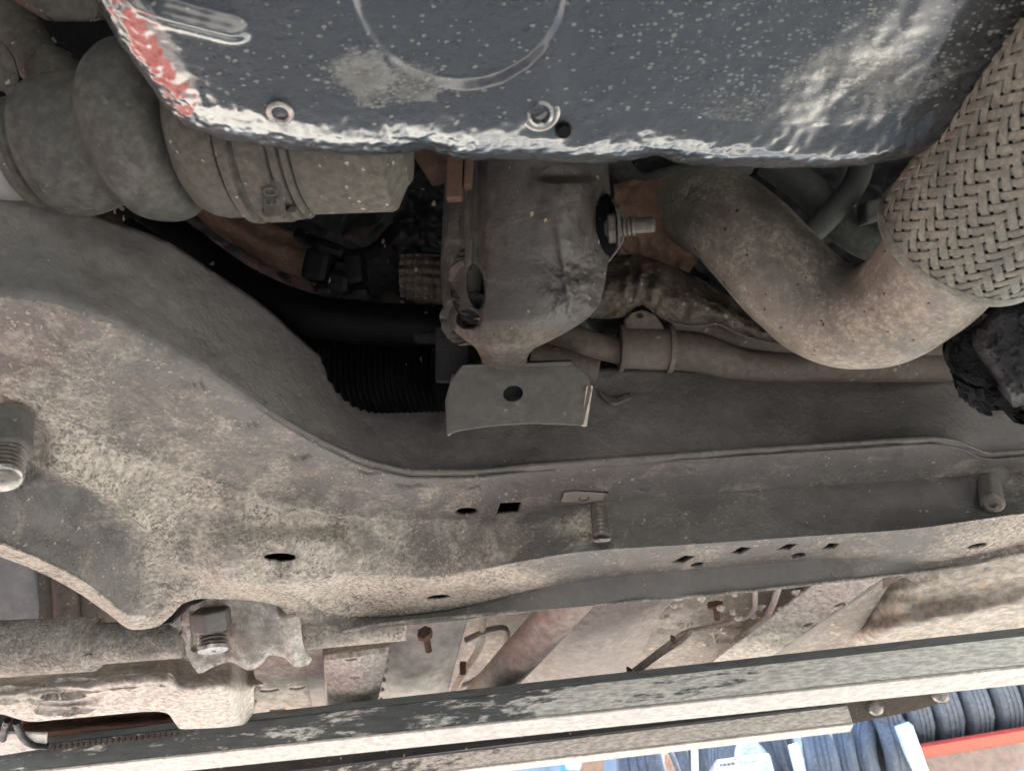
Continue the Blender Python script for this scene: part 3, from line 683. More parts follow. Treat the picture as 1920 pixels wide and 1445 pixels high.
for fam in (1, -1):
    for i in range(NB):
        V = []; ph = 2*math.pi*i/NB
        for k in range(nst+1):
            z = Z0+(FL-Z0)*k/nst; th = ph+fam*KZ*z
            m_ = fam*KZ*z*NB/math.pi
            if fam == 1: x_ = 2*i+m_; hgt = math.sin(math.pi*x_/2+math.pi/4)
            else: x_ = 2*i-(-m_)*1.0; hgt = -math.sin(math.pi*x_/2+math.pi/4)
            hgt = max(-1, min(1, hgt*1.6))
            rad = FR+.0006*hgt+nz((i, z*60, fam), 1, 2)*.0004
            er = fn1*math.cos(th)+fn2*math.sin(th); et = (-fn1*math.sin(th)+fn2*math.cos(th))
            tg = (ft*1+et*fam*KZ*rad).normalized(); side = tg.cross(er)
            c = fa+ft*z
            wd = .00198
            for q, dh in ((-1, -.0004), (-.8, .0001), (-.6, -.0001), (-.4, .0002), (-.2, 0), (0, .00025), (.2, 0), (.4, .0002), (.6, -.0001), (.8, .0001), (1, -.0004)):
                # stay on the cylinder while going sideways
                pth = th + q*wd*side.dot(et)/rad; pz = z + q*wd*side.dot(ft)
                V.append(fa+ft*pz+(fn1*math.cos(pth)+fn2*math.sin(pth))*(rad+dh))
        mk('braid_strand', V, gridf(10, nst), m_braid, fp, ang=70)

# --- subframe
R0 = F([(-80, 350), (0, 358), (100, 374), (200, 411), (300, 446), (400, 508), (500, 577), (580, 648), (650, 703), (720, 735), (800, 742), (860, 715), (920, 697), (1000, 690), (1110, 690), (1300, 692), (1500, 690), (1650, 685), (1750, 672), (1850, 640), (1990, 600)])
R1 = F([(-80, 532), (0, 546), (75, 553), (150, 573), (300, 643), (420, 713), (520, 779), (620, 835), (700, 868), (780, 884), (860, 884), (1000, 872), (1200, 858), (1400, 844), (1600, 831), (1750, 822), (1800, 830), (1850, 850), (1920, 846), (1990, 840)])
R3 = F([(-80, 764), (0, 772), (80, 786), (140, 803), (200, 828), (300, 868), (400, 905), (520, 945), (620, 965), (700, 973), (850, 976), (950, 968), (1050, 950), (1200, 935), (1400, 920), (1600, 907), (1750, 898), (1920, 885), (1990, 880)])
R4 = F([(-80, 846), (0, 850), (60, 862), (130, 885), (200, 925), (260, 975), (310, 1025), (360, 1055), (430, 1068), (520, 1076), (650, 1082), (800, 1084), (900, 1068), (1000, 1048), (1100, 1033), (1300, 1020), (1500, 1006), (1700, 992), (1900, 965), (1990, 955)])
R5 = F([(-80, 990), (0, 1020), (50, 1040), (100, 1062), (150, 1090), (200, 1126), (250, 1160), (285, 1160), (310, 1140), (335, 1112), (370, 1106), (450, 1108), (520, 1110), (560, 1118), (610, 1148), (680, 1158), (800, 1150), (900, 1131), (1000, 1106), (1100, 1088), (1200, 1077), (1400, 1060), (1600, 1046), (1690, 1060), (1780, 1050), (1920, 1020), (1990, 1005)])
R6 = F([(-80, 1012), (0, 1043), (50, 1062), (100, 1085), (150, 1113), (200, 1148), (250, 1180), (290, 1176), (320, 1155), (345, 1130), (380, 1122), (450, 1124), (520, 1135), (555, 1180), (600, 1190), (700, 1172), (800, 1162), (900, 1153), (1000, 1144), (1150, 1131), (1400, 1109), (1600, 1087), (1700, 1076), (1800, 1062), (1920, 1036), (1990, 1020)])
Z = {0: F([(-80, .365), (600, .375), (1990, .385)]), 1: K([(-80, .300), (600, .298), (1990, .297)]), 2: K([(-80, .2975), (600, .2965), (1990, .296)]),
     3: K([(-80, .295), (300, .295), (700, .294), (1990, .2965)]), 4: K([(-80, .279), (250, .273), (420, .266), (650, .266), (1000, .250), (1990, .250)]),
     5: K([(-80, .238), (240, .238), (320, .250), (380, .258), (900, .252), (1990, .250)]), 6: K([(-80, .242), (280, .242), (400, .254), (520, .256), (600, .246), (1000, .2355), (1400, .232), (1600, .2345), (1700, .2445), (1990, .2440)])}
def rows_at(x):
    return [(R0(x), Z[0](x)), (R1(x), Z[1](x)), (R1(x)+13, Z[2](x)), (R3(x), Z[3](x)), (R4(x), Z[4](x)), (R5(x), Z[5](x)), (R6(x), Z[6](x))]
DENTS = [(768, 903, 24), (880, 908, 20), (985, 903, 22), (1100, 893, 24), (1270, 880, 22), (1475, 868, 20), (1660, 852, 22), (690, 880, 22), (560, 850, 22), (470, 790, 24), (360, 715, 24), (250, 655, 26), (180, 690, 22), (1210, 935-20, 16)]
def sz(x, y, z):
    z -= .010*ss(1.5, .75, (((x-520)/150.)**2+((y-1052)/52.)**2)**.5)
    z += .006*math.exp(-(((x-160)/120.)**2+((y-980)/60.)**2))
    z += .010*ss(1.25, .85, (((x-5)/78.)**2+((y-835)/66.)**2)**.5)
    z -= .002*math.exp(-((y-(820+.20*(x-300)))/9.)**2)*ss(60, 160, x)*ss(700, 560, x)*.6
    z += .0035*math.exp(-(((x-1760)/140.)**2+((y-960)/34.)**2))
    for cx_, cy_, rx_ in DENTS:
        if abs(x-cx_) < 60 and abs(y-cy_) < 20:
            q = (((x-cx_)/rx_)**2+((y-cy_)/(rx_*.32))**2)**.5
            z += .0016*math.exp(-((q-.8)/.35)**2)*(1 if y > cy_-2 else .2)
    p = (x/220, y/220, 2)
    z += nz(p, 1.2, 3)*.0022 + nz(p, 5, 3)*.0008*ss(1200, 700, x)
    return z
def sdust_shade(x, y, seg, v):  # dust amounts, with some of the left arm's shading put in
    n = .10*nz((x/160, y/90, 7), 1, 3)
    if seg == 0: b = .12
    elif seg == 1: b = .22
    elif seg == 2: b = K([(-80, .50), (300, .46), (600, .42), (900, .36), (1100, .33), (1400, .31), (1990, .34)])(x)*lerp(.8, 1.15, v)
    elif seg == 3: b = K([(-80, .60), (300, .66), (600, .62), (850, .52), (1000, .38), (1200, .30), (1600, .18), (1850, .3), (1990, .4)])(x)
    elif seg == 4:
        b = K([(-80, .33), (120, .33), (220, .38), (350, .64), (500, .85), (850, .72), (1100, .40), (1400, .38), (1700, .40), (1850, .7), (1990, .7)])(x)  # low values at the left put the concave face's shade into the colour
        b = lerp(b, .68, ss(.16, 0, v)*ss(330, 200, x))  # paler crest, the ridge highlight put into the tone
    else:
        b = K([(-80, .9), (300, .85), (500, .7), (600, .45), (1000, .22), (1500, .18), (1700, .35), (1990, .5)])(x)
    # orange sand round the stud
    b += .42*math.exp(-(((x-1088)/42.)**2+((y-988)/26.)**2))
    return max(0, min(1, b+n))
NX = 330; SUB = [18, 2, 22, 20, 22, 9]
V = []; D = []; x0, x1 = -80, 1990
for i in range(NX+1):
    x = lerp(x0, x1, i/NX); rw = rows_at(x)
    for s in range(6):
        (ya, za), (yb, zb) = rw[s], rw[s+1]
        for k in range(SUB[s] + (1 if s == 5 else 0)):
            v = k/SUB[s]; y = lerp(ya, yb, v); z = lerp(za, zb, v)
            if s == 4 and x < 330: z += .007*math.sin(math.pi*v)*ss(330, 200, x)
            V.append(P(x, y, z=sz(x, y, z)-(.0022*math.exp(-((y-R3(x))/7.)**2)*ss(900, 620, x)+.0018*math.exp(-((y-R4(x))/12.)**2)*ss(420, 330, x)))); D.append(sdust_shade(x, y, s, v))
NV = sum(SUB)
Fc = [(i*(NV+1)+j, i*(NV+1)+j+1, (i+1)*(NV+1)+j+1, (i+1)*(NV+1)+j) for i in range(NX) for j in range(NV)]
sf = mk('subframe', V, Fc, m_sub, car, dust=D, ang=75)
lab(sf, 'dust-caked pressed steel subframe with round and square openings')
n0 = sum((p.normal for p in sf.data.polygons), Vector())
m = sf.modifiers.new('thickness', 'SOLIDIFY'); m.thickness = .0028; m.offset = 1 if n0.dot(Vector((0, .3, 1))) > 0 else -1
def q4(pts, z): return [P(x, y, z=z) for x, y in pts]
pierce(sf, [epx(875, 959, 21, 7.5, -.05), [(938, 943), (979, 941), (972, 963), (931, 965)], epx(525, 1045, 31, 8.5), epx(822, 1120, 23, 5, -.1),
            [(1258, 1054), (1284, 1041), (1305, 1042), (1280, 1056)], epx(1308, 1058, 13, 4, -.2), [(1368, 1037), (1390, 1025), (1410, 1027), (1388, 1039)],
            [(1453, 1031), (1478, 1019), (1497, 1019), (1478, 1031)], epx(1497, 1041, 14, 4.5, -.2), [(1539, 1030), (1555, 1018), (1576, 1018), (1563, 1029)], epx(1833, 1023, 20, 4.5, -.2),
            [(1050, 938), (1058, 921), (1075, 922), (1076, 919), (1140, 921), (1142, 927), (1100, 930), (1060, 932)]])
# backing pressing of the box section
V = []
for i in range(61):
    x = lerp(-80, 1990, i/60)
    a = P(x, R0(x), z=Z[0](x)); b = P(x, R6(x), z=Z[6](x))
    V += [a+Vector((0, .004, 0)), Vector((b.x, b.y+.03, ZC+.375)), b+Vector((0, .022, .010))]
Fc = [(i*3+j, i*3+j+1, i*3+j+4, i*3+j+3) for i in range(60) for j in range(2)]
mk('closing_plate', V, Fc, m_dark, sf, thick=.002)
# rolled seam
tube('seam_lip', [P(x, R1(x)-1, z=Z[1](x)-.001) for x in range(420, 1990, 26)], [(0, .0002), (.2, .0017), (1, .0018)], m_brk, sf, n=8, seg=260)
tube('seam_lip', [P(x, R1(x)+11, z=Z[2](x)-.0006) for x in range(480, 1990, 26)], [(0, .0002), (.2, .0014), (1, .0014)], m_brk, sf, n=8, seg=260)
tube('lower_hem', [P(x, R6(x)-1, z=Z[6](x)) for x in range(610, 1990, 30)], .0013, m_sub, sf, n=8, seg=220, dust=.5)
prism('slot_tab', q4([(1058, 926), (1075, 923), (1135, 926), (1130, 938), (1095, 944), (1052, 941)], .2925), (0, 0, .002), m_arm, sf)
lathe('tab_hole', P(1095, 934, z=.2925)+Vector((0, 0, .006)), P(1095, 934, z=.2922), [(0, .0042), (.006, .0044), (.0063, .0035), (.003, .0032)], m_core, sf, n=20)
def sd_(x, y):
    rw = rows_at(x)
    for (ya, za), (yb, zb) in zip(rw, rw[1:]):
        if ya <= y <= yb: return (P(x, y, z=sz(x, y, lerp(za, zb, (y-ya)/(yb-ya))))-CAM).dot(f_)
    return .6
q = P(1128, 1009, d=sd_(1128, 1009)-.012)
stud('hanging_stud', P(1122, 950, d=sd_(1122, 950)+.002), q, .0066, m_thread, sf, pitch=.0044)
lathe('stud_cap', q.lerp(P(1122, 950, d=.55), .04), q+(q-P(1122, 950, d=sd_(1122, 950)+.002)).normalized()*.0012, [(0, .0066), (.001, .0074), (.0024, .0072), (.0026, .003), (.0012, .0026)], m_bolt, sf, n=28)
stud('hanging_stud', P(1852, 896, d=sd_(1852, 896)+.003), P(1862, 946, d=sd_(1862, 946)-.014), .0085, m_thread, sf, pitch=.0032)
lathe('stud_boss', P(1845, 890, d=sd_(1845, 892)+.006), P(1855, 916, d=sd_(1855, 916)-.007), [(0, .018), (.006, .016), (.012, .0115), (.0125, .008)], m_sub, sf, n=32)
hexbolt('arm_bolt_head', P(22, 778, d=.462), P(16, 850, d=.440), .0128, m_brk, sf, bevel=.002)
stud('arm_bolt', P(14, 840, d=.443), P(4, 900, d=.428), .0108, m_thread, sf, pitch=.003)
lathe('bolt_end', P(5, 893, d=.430), P(3.5, 903, d=.427), [(0, .0108), (.002, .0105), (.003, .009), (.0031, .001)], m_bolt, sf, n=28)
prism('side_gusset', [P(x, y, z=z) for x, y, z in [(1795, 762, .335), (1868, 712, .345), (1902, 748, .325), (1885, 775, .322)]], Vector((0, .004, .003)), m_brk, sf)
sheet('wall_dent', [[P(x, y, d=d) for x, y, d in [(1118, 728, .596), (1150, 745, .590), (1180, 735, .598)]], [P(x, y, d=d) for x, y, d in [(1125, 742, .592), (1152, 756, .584), (1186, 744, .594)]]], 12, 6, m_sub, sf, dust=.1)
# hanger bracket
hb = prism('hanger_bracket', [P(x, y, d=.500-(y-680)*.00012) for x, y in [(866, 684), (1072, 677), (1103, 706), (1110, 730), (1094, 798), (1000, 794), (920, 799), (862, 808), (838, 816), (836, 750), (845, 712)]], f_*.004, m_brk, sf, bevel=.0012)
cut(hb, [(ell(962, 738, 19, 15, -.2, d=.493), f_*.03)])
lathe('bracket_hole_shade', P(962, 738, d=.4955), P(962, 738, d=.530), [(0, .0068), (.012, .0068), (.0121, .0066)], m_core, sf, n=28, open0=True)  # dark cup added so the bracket hole reads as deep shade
prism('bracket_side', [P(x, y, d=d) for x, y, d in [(1100, 722, .491), (1112, 722, .505), (1100, 800, .500), (1090, 799, .488)]], f_*.06, m_line, sf, bevel=.0008)
prism('bracket_side', [P(x, y, d=d) for x, y, d in [(834, 752, .494), (848, 700, .498), (858, 706, .50), (846, 816, .488), (838, 818, .486)]], f_*.06, m_brk, sf, bevel=.0012)
prism('bracket_top', [P(x, y, d=d) for x, y, d in [(866, 684, .499), (1072, 677, .499), (1072, 674, .56), (868, 680, .56)]], u_*-.003, m_brk, sf)
# tarry black lump at the right
lump('tar_coated_stop', [(560, 1880, 2000), (590, 1848, 2000), (640, 1822, 2010), (690, 1850, 2010), (730, 1872, 2010), (765, 1900, 2010)], 0.43, m_tar, car, amp=.0028, thick=.03, dust=.1, fs=44, nx=90, ny=90)

# --- anti-roll bar, bush bracket and dusty arm at lower left
ar = bpy.data.objects.new('rear_mounting', None); COL.objects.link(ar); put(ar, car); lab(ar, 'anti-roll bar and peach-dusted mounting arm at the lower left')
tube('anti_roll_bar', [P(-90, 1222, d=.68), P(60, 1212, d=.675), P(180, 1206, d=.67), P(182, 1206, d=.67), P(360, 1195, d=.665)], [(0, .0255), (.5, .0235), (.52, .0195), (1, .0165)], m_sub, ar, n=48, dust=.55)
tube('anti_roll_bar', [P(540, 1185, d=.67), P(760, 1165, d=.68)], .0165, m_sub, ar, n=30, seg=20, dust=.6)
xa = F([(1108, 345), (1150, 312), (1180, 285), (1200, 300), (1230, 340), (1256, 372)])
xb = F([(1108, 560), (1150, 563), (1200, 566), (1225, 572), (1256, 578)])
def bfn(x, y):
    d = .642+.0001*(y-1150)
    d += .02*ss(360, 300, x)-.006*math.exp(-((x-545)/16.)**2)*ss(1130, 1150, y)
    d += .012*ss(518, 526, x)*ss(1160, 1140, y)
    d -= .010*math.sin(max(0, min(1, (x-420)/100))*math.pi)*ss(1140, 1190, y)*.8
    d += .010*ss(356, 364, x)*ss(432, 424, x)*ss(1140, 1146, y)*ss(1222, 1216, y)
    return d+nz((x/80, y/80, 5), 1.6, 3)*.0022
wav = F([(280, 1215), (340, 1240), (372, 1262), (400, 1250), (430, 1240), (468, 1256), (490, 1245), (505, 1228), (530, 1232), (556, 1250), (585, 1245)])
def bush():
    V = []; D = []; nx, ny = 100, 70
    for j in range(ny+1):
        for i in range(nx+1):
            yy = lerp(1108, 1256, j/ny); x = lerp(xa(yy), xb(yy), i/nx); y = lerp(1108, wav(x), j/ny)
            V.append(P(x, y, d=bfn(x, y))); D.append(.62+.25*math.sin(i*.3)*.3+.3*ss(.9, 1, j/ny)-.3*math.exp(-(((x-480)/50.)**2+((y-1200)/40.)**2)))
    return V, gridf(nx, ny), D
V, Fc, D = bush(); o = mk('bush_bracket', V, Fc, m_arm, ar, dust=D, ang=70)
m = o.modifiers.new('thickness', 'SOLIDIFY'); m.thickness = .01; m.offset = 1 if sum((p.normal for p in o.data.polygons), Vector()).dot(f_) > 0 else -1
hexbolt('clamp_nut', P(395, 1142, d=.632), P(398, 1180, d=.632), .0165, m_sub, ar, bevel=.002)
stud('clamp_bolt', P(398, 1172, d=.635), P(400, 1219, d=.625), .0125, m_thread, ar, pitch=.0035)
lathe('bolt_end', P(400, 1213, d=.626), P(400, 1220, d=.6245), [(0, .0125), (.003, .0122), (.0034, .003), (.002, .002)], m_bolt, ar, n=28)
# dusty arm with a round opening
xa = F([(1205, -80), (1250, -80), (1340, -80), (1370, -80)]); 
topc = F([(-80, 1275), (0, 1264), (100, 1245), (200, 1226), (300, 1216), (400, 1220), (480, 1240)])
botc = F([(-80, 1330), (0, 1338), (60, 1352), (110, 1348), (200, 1340), (290, 1333), (312, 1336), (340, 1366), (400, 1364), (455, 1358), (475, 1335), (480, 1300)])
V = []; D = []; nx, ny = 150, 60
for j in range(ny+1):
    for i in range(nx+1):
        x = lerp(-80, 476, i/nx); v = j/ny; y = lerp(topc(x), botc(x), v)
        z = lerp(.318, .262, ss(0, .55, v)*.8+.2*v)
        z += .003*ss(1.15, .8, (((x-115)/75.)**2+((y-1306)/17.)**2)**.5)
        z += .03*ss(430, 478, x)
        z -= .008*math.exp(-(((x-370)/60.)**2+((y-1290)/40.)**2))
        z += nz((x/120, y/60, 3), 1.5, 3)*.0018
        V.append(P(x, y, z=z)); D.append(lerp(.48, .95, ss(.25, .6, v))-.15*ss(400, 470, x)+.1*nz((x/60, y/30, 1), 1))
arm = mk('mounting_arm', V, gridf(nx, ny), m_arm, ar, dust=D, ang=70, thick=0)
m = arm.modifiers.new('thickness', 'SOLIDIFY'); m.thickness = .012; m.offset = 1 if sum((p.normal for p in arm.data.polygons), Vector()).dot(Vector((0, 0, 1))) > 0 else -1
bpy.context.view_layer.update()
pierce(arm, [epx(118, 1305, 44, 8, -.03), epx(140, 1327, 9, 2.5)])
prism('grey_liner', [P(x, y, d=d) for x, y, d in [(-90, 990, .80), (40, 1010, .80), (62, 1060, .80), (80, 1172, .80), (-90, 1180, .80)]], f_*.01, m_grey, ar, bevel=.004)
for x, r in ((90, .012), (128, .016), (165, .008)):
    tube('rubber_buffer', [P(x-6, 1010, d=.82), P(x, 1080, d=.815), P(x+4, 1175, d=.81)], r, m_steer, ar, n=24, seg=12)
prism('inner_panel', [P(x, y, d=.84) for x, y in [(150, 1050), (420, 1110), (420, 1190), (150, 1180)]], f_*.01, m_floor, ar)

# --- floor panels behind the subframe
fl = bpy.data.objects.new('underfloor', None); COL.objects.link(fl); put(fl, car); lab(fl, 'dusty brown underfloor with tunnel, pipes and heat foil')
def pan2(name, pts, z, mat, dust=.6, nx=30, ny=16, rel=None, thick=.003):
    """panel through four picture corners (tl, tr, br, bl); z per corner"""
    V = []; D = []
    for j in range(ny+1):
        for i in range(nx+1):
            u, v = i/nx, j/ny
            x = lerp(lerp(pts[0][0], pts[1][0], u), lerp(pts[3][0], pts[2][0], u), v); y = lerp(lerp(pts[0][1], pts[1][1], u), lerp(pts[3][1], pts[2][1], u), v)
            zz = lerp(lerp(z[0], z[1], u), lerp(z[3], z[2], u), v)+(rel(u, v) if rel else 0)+nz((x/150, y/60, 8), 1.3, 3)*.0025
            V.append(P(x, y, z=zz)); D.append(dust)
    o = mk(name, V, gridf(nx, ny), mat, fl, dust=D, ang=50)
    m = o.modifiers.new('thickness', 'SOLIDIFY'); m.thickness = thick; m.offset = 1 if sum((p.normal for p in o.data.polygons), Vector()).dot(Vector((0, 0, 1))) > 0 else -1
    return o
Zc = lambda a: (a, a, a, a)
# plain closing floor above everything
V = [(-.85, .60, ZC+.46), (.85, .60, ZC+.46), (.85, 1.55, ZC+.42), (-.85, 1.55, ZC+.42)]
o = mk('floor_pan', V, [(0, 1, 2, 3)], m_floor, fl, smooth=False, dust=[.5]*4)
slot = pan2('crossmember_panel', [(468, 1235), (596, 1195), (614, 1345), (474, 1372)], (.36, .36, .33, .33), m_floor, .62)
bpy.context.view_layer.update()
pierce(slot, [epx(505, 1293, 20, 3.5, -.1), epx(556, 1289, 16, 3.5, -.1), epx(520, 1330, 16, 3, -.1)])
pan2('pinkish_web', [(560, 1200), (604, 1195), (612, 1342), (590, 1345)], (.35, .35, .33, .33), m_pink)
o = pan2('mud_panel', [(602, 1178), (742, 1160), (706, 1326), (616, 1340)], (.355, .36, .31, .31), m_arm, .72, rel=lambda u, v: -.006*math.sin(u*math.pi)+.02*ss(.35, .2, v))
bpy.context.view_layer.update()
pierce(o, [epx(658, 1236, 12, 2.6, -.1), epx(665, 1270, 10, 2.6, -.05)])
foil = pan2('heat_foil', [(728, 1160), (880, 1150), (834, 1316), (704, 1330)], (.375, .385, .33, .325), m_alu, .5, nx=50, ny=40, rel=lambda u, v: -.010*math.sin(u*math.pi*.9)+.002*math.exp(-((u-.06)/.02)**2)*math.sin(v*60))
tube('foil_rivet', [P(798, 1188, z=.352), P(804, 1220, z=.337)], .0045, m_rustb, fl, n=12, seg=4)
hexbolt('rivet_head', P(795, 1184, z=.348), P(799, 1192, z=.345), .0105, m_rustb, fl)
tube('tunnel_line', [P(872, 1200, z=.40), P(920, 1180, z=.41), P(950, 1182, z=.41), P(940, 1230, z=.39), P(890, 1275, z=.37), P(850, 1290, z=.36)], .005, m_line, fl, n=12, seg=40)
tube('tunnel_line', [P(905, 1150, z=.42), P(900, 1210, z=.40), P(865, 1270, z=.37), P(845, 1310, z=.35)], .006, m_line, fl, n=12, seg=40)
box('tunnel_clip', P(868, 1252, z=.37), (r_, u_, f_), (.010, .018, .012), m_rustb, fl)
tube('centre_pipe', [P(1100, 1090, z=.37), P(1020, 1180, z=.35), P(955, 1250, z=.335), P(880, 1335, z=.315)], .026, m_pink, fl, n=48, seg=30)
def drum():
    V = []; D = []; nx, ny = 70, 40
    for j in range(ny+1):
        for i in range(nx+1):
            u, v = i/nx, j/ny
            x = lerp(lerp(1040, 1330, u), lerp(930, 1180, u), v); y = lerp(1080, 1330-.11*(x-930), v)
            z = .405-.035*math.sin(math.pi*(.12+.80*u))**.8 - .035*v
            V.append(P(x, y, z=z)); D.append(.5)
    return V, gridf(nx, ny), D
V, Fc, D = drum(); o = mk('silencer_shell', V, Fc, m_pink, fl, dust=D)
m = o.modifiers.new('thickness', 'SOLIDIFY'); m.thickness = .004; m.offset = 1 if sum((p.normal for p in o.data.polygons), Vector()).z > 0 else -1
pan2('tunnel_floor', [(1180, 1075), (1700, 1040), (1560, 1275), (1140, 1310)], (.40, .385, .34, .345), m_floor, .48, nx=90, ny=50, rel=lambda u, v: -.008*math.sin(u*9)*math.sin(v*5))
rail = pan2('chassis_rail', [(1540, 1085), (1672, 1072), (1400, 1262), (1300, 1268)], (.352, .345, .315, .325), m_arm, .78, nx=50, ny=50)
bpy.context.view_layer.update()
pierce(rail, [epx(1574, 1134, 11, 3, -.3), epx(1515, 1171, 11, 3, -.3)])
pan2('rail_side', [(1672, 1072), (1688, 1070), (1440, 1262), (1400, 1262)], (.345, .39, .37, .315), m_floor, .3)
pan2('outer_floor', [(1660, 1055), (1990, 1010), (1990, 1200), (1440, 1262)], (.385, .365, .325, .335), m_floor, .66, nx=90, ny=50, rel=lambda u, v: -.010*math.exp(-((v-.55-.2*(1-u))/.10)**2)*ss(.1, .35, u)+.02*ss(.35, .1, u))
sheet('rail_notch', [[P(x, y, z=.337) for x, y in [(1655, 1105), (1690, 1082), (1720, 1092), (1760, 1085)]], [P(x, y, z=.350) for x, y in [(1655, 1065), (1690, 1060), (1730, 1055), (1765, 1050)]]], 24, 10, m_floor, fl, dust=.4)
tube('brake_line', [P(1415, 1100, z=.335), P(1416, 1128, z=.335), P(1414, 1142, z=.34), P(1395, 1158, z=.345), P(1330, 1175, z=.345), P(1285, 1185, z=.34), P(1262, 1200, z=.335), P(1180, 1262, z=.31)], .0032, m_line, fl, n=10, seg=80)
tube('brake_line', [P(1462, 1092, z=.335), P(1450, 1130, z=.335), P(1436, 1158, z=.335), P(1410, 1178, z=.335), P(1380, 1200, z=.33)], .0038, m_line, fl, n=10, seg=60)
tube('brake_line', [P(1300, 1178, z=.34), P(1278, 1200, z=.332), P(1230, 1232, z=.32), P(1190, 1264, z=.308)], .0034, m_line, fl, n=10, seg=60)
box('line_clip', P(1262, 1198, z=.33), (r_+u_*-.5, u_, f_), (.007, .009, .008), m_rustb, fl)
box('line_clip', P(1180, 1256, z=.308), (r_+u_*-.5, u_, f_), (.009, .007, .007), m_rustb, fl)
hexbolt('floor_bolt', P(1340, 1128, z=.36), P(1342, 1140, z=.352), .011, m_rustb, fl)
tube('floor_stud', [P(1342, 1138, z=.355), P(1345, 1160, z=.345)], .004, m_rustb, fl, n=10, seg=3)
for k in range(26):
    x = rnd.uniform(1230, 1500); y = rnd.uniform(1110, 1225)
    c = P(x, y, z=.342); lathe('mud_blob', c+Vector((0, 0, .006)), c, [(0, .004), (.002, rnd.uniform(.003, .007)), (.005, rnd.uniform(.002, .005)), (.007, .001)], m_arm, fl, n=9, dust=.9, rel=lambda v, s, a: nz(v, 300, 2)*.002)
# cover strip and trims at the bottom left corner
pan2('sill_cover', [(40, 1350), (330, 1330), (330, 1372), (40, 1402)], (.32, .32, .30, .30), m_rustb, .4, nx=60, rel=lambda u, v: .006*math.sin(v*9))
pan2('pale_sill', [(-60, 1372), (88, 1376), (86, 1402), (-60, 1425)], (.29, .29, .28, .28), m_cream, .5)
tube('sill_hook', [P(30, 1352, z=.29), P(42, 1380, z=.285), P(60, 1395, z=.282), P(90, 1398, z=.282)], .0045, m_dark, fl, n=10, seg=20)
tube('sill_hook', [P(14, 1350, z=.295), P(8, 1368, z=.29), P(6, 1386, z=.285)], .004, m_dark, fl, n=10, seg=12)
for k in range(22):
    x = 100+k*11; c = P(x, 1397-.115*(x-100)+3, z=.285); box('trim_tooth', c, XYZ, (.0042, .006, .006), m_steer, fl, bevel=.0005)
# ------------------------------------------------------------------ lift cross beams
def beam(name, e0, e1, zb, zb1, depth):
    """hollow section: e0/e1 picture positions of the lower front edge at the ends"""
    a = P(*e0, z=zb); b = P(*e1, z=zb1); ax = (b-a).normalized(); back = Vector((-ax.y, ax.x, 0)).normalized()
    if back.y < 0: back = -back
    root = bpy.data.objects.new(name, None); COL.objects.link(root); root.location = (a+b)/2+back*depth/2
    def slab(nm, c0, c1, c2, c3, ext, m_, n=160, dust=.5):
        V = []; D = []; L_ = (b-a).length
        cs = [c0, c1, c2, c3]
        for k in range(n+1):
            q = a+ax*L_*k/n
            for (u, v) in cs: V.append(q+back*u+Vector((0, 0, v))); D.append(dust(k/n) if callable(dust) else dust)
        Fc = gridf(3, n); Fc += [(k*4+3, k*4, (k+1)*4, (k+1)*4+3) for k in range(n)]; Fc += [(0, 1, 2, 3), (n*4+3, n*4+2, n*4+1, n*4)]
        o = mk(nm, V, Fc, m_, smooth=False, dust=D, bevel=.0012); bm = bmesh.new(); bm.from_mesh(o.data); bmesh.ops.recalc_face_normals(bm, faces=bm.faces); bm.to_mesh(o.data); bm.free()
        o.parent = root; o.matrix_parent_inverse = Matrix.Translation(-root.location); return o
    return root, a, b, ax, back, slab
root, a, b, ax, back, slab = beam('lift_cross_beam', (-90, 1463), (2010, 1241), .262, .240, .07)
print('beam d', (a-CAM).dot(f_), (b-CAM).dot(f_))
tag(root, 'thick lift beam under the car with peeling dark green and cream paint', 'lift beam', 'steel beams of the car lift')
pd = K([(0, .40), (.25, .40), (.35, .43), (.5, .48), (.62, .60), (.75, .66), (.9, .74), (1, .82)])
slab('web', (0, .003), (.006, .003), (.006, .036), (0, .036), 0, m_rail, dust=pd)
slab('bottom_plate', (-.001, -.001), (.078, -.001), (.078, .0025), (-.001, .0025), 0, m_cream)
slab('top_plate', (.0005, .0365), (.078, .0365), (.078, .046), (.0005, .046), 0, m_rail, dust=.27)
slab('rear_web', (.072, .003), (.078, .003), (.078, .036), (.072, .036), 0, m_cream)
root, a, b, ax, back, slab = beam('lift_cross_beam', (250, 1514), (1600, 1357), .30, .28, .06)
print('beam d', (a-CAM).dot(f_), (b-CAM).dot(f_))
tag(root, 'thinner cream lift beam behind the thick one, a round bolt at its right end', 'lift beam', 'steel beams of the car lift')
pd2 = K([(0, .25), (.4, .5), (.6, .68), (1, .8)])
slab('web', (0, .003), (.006, .003), (.006, .029), (0, .029), 0, m_rail, dust=pd2)
slab('bottom_plate', (-.001, -.001), (.05, -.001), (.05, .0025), (-.001, .0025), 0, m_cream)
slab('top_plate', (.0005, .0295), (.05, .0295), (.05, .033), (.0005, .033), 0, m_rail, dust=.3)
pl = prism('end_plate', [P(x, y, d=1.27) for x, y in [(1530, 1318), (1620, 1292), (1740, 1285), (1765, 1300), (1762, 1318), (1715, 1332), (1600, 1356), (1540, 1362)]], f_*.03, m_steer); put(pl, root)
for x, y, r in ((1763, 1302, .0135), (1641, 1326, .0125)):
    o = lathe('end_bolt', P(x, y, d=1.268), P(x+2, y, d=1.24), [(0, r), (.006, r*1.05), (.008, r*.8), (.012, r*.75), (.014, r*.4)], m_bolt, root, n=24)
o = prism('rear_floor', [P(x, y, d=1.62) for x, y in [(200, 1330), (1560, 1230), (1566, 1338), (1100, 1395), (560, 1452), (200, 1500)]], f_*.08, m_dark, fl, bevel=.004)
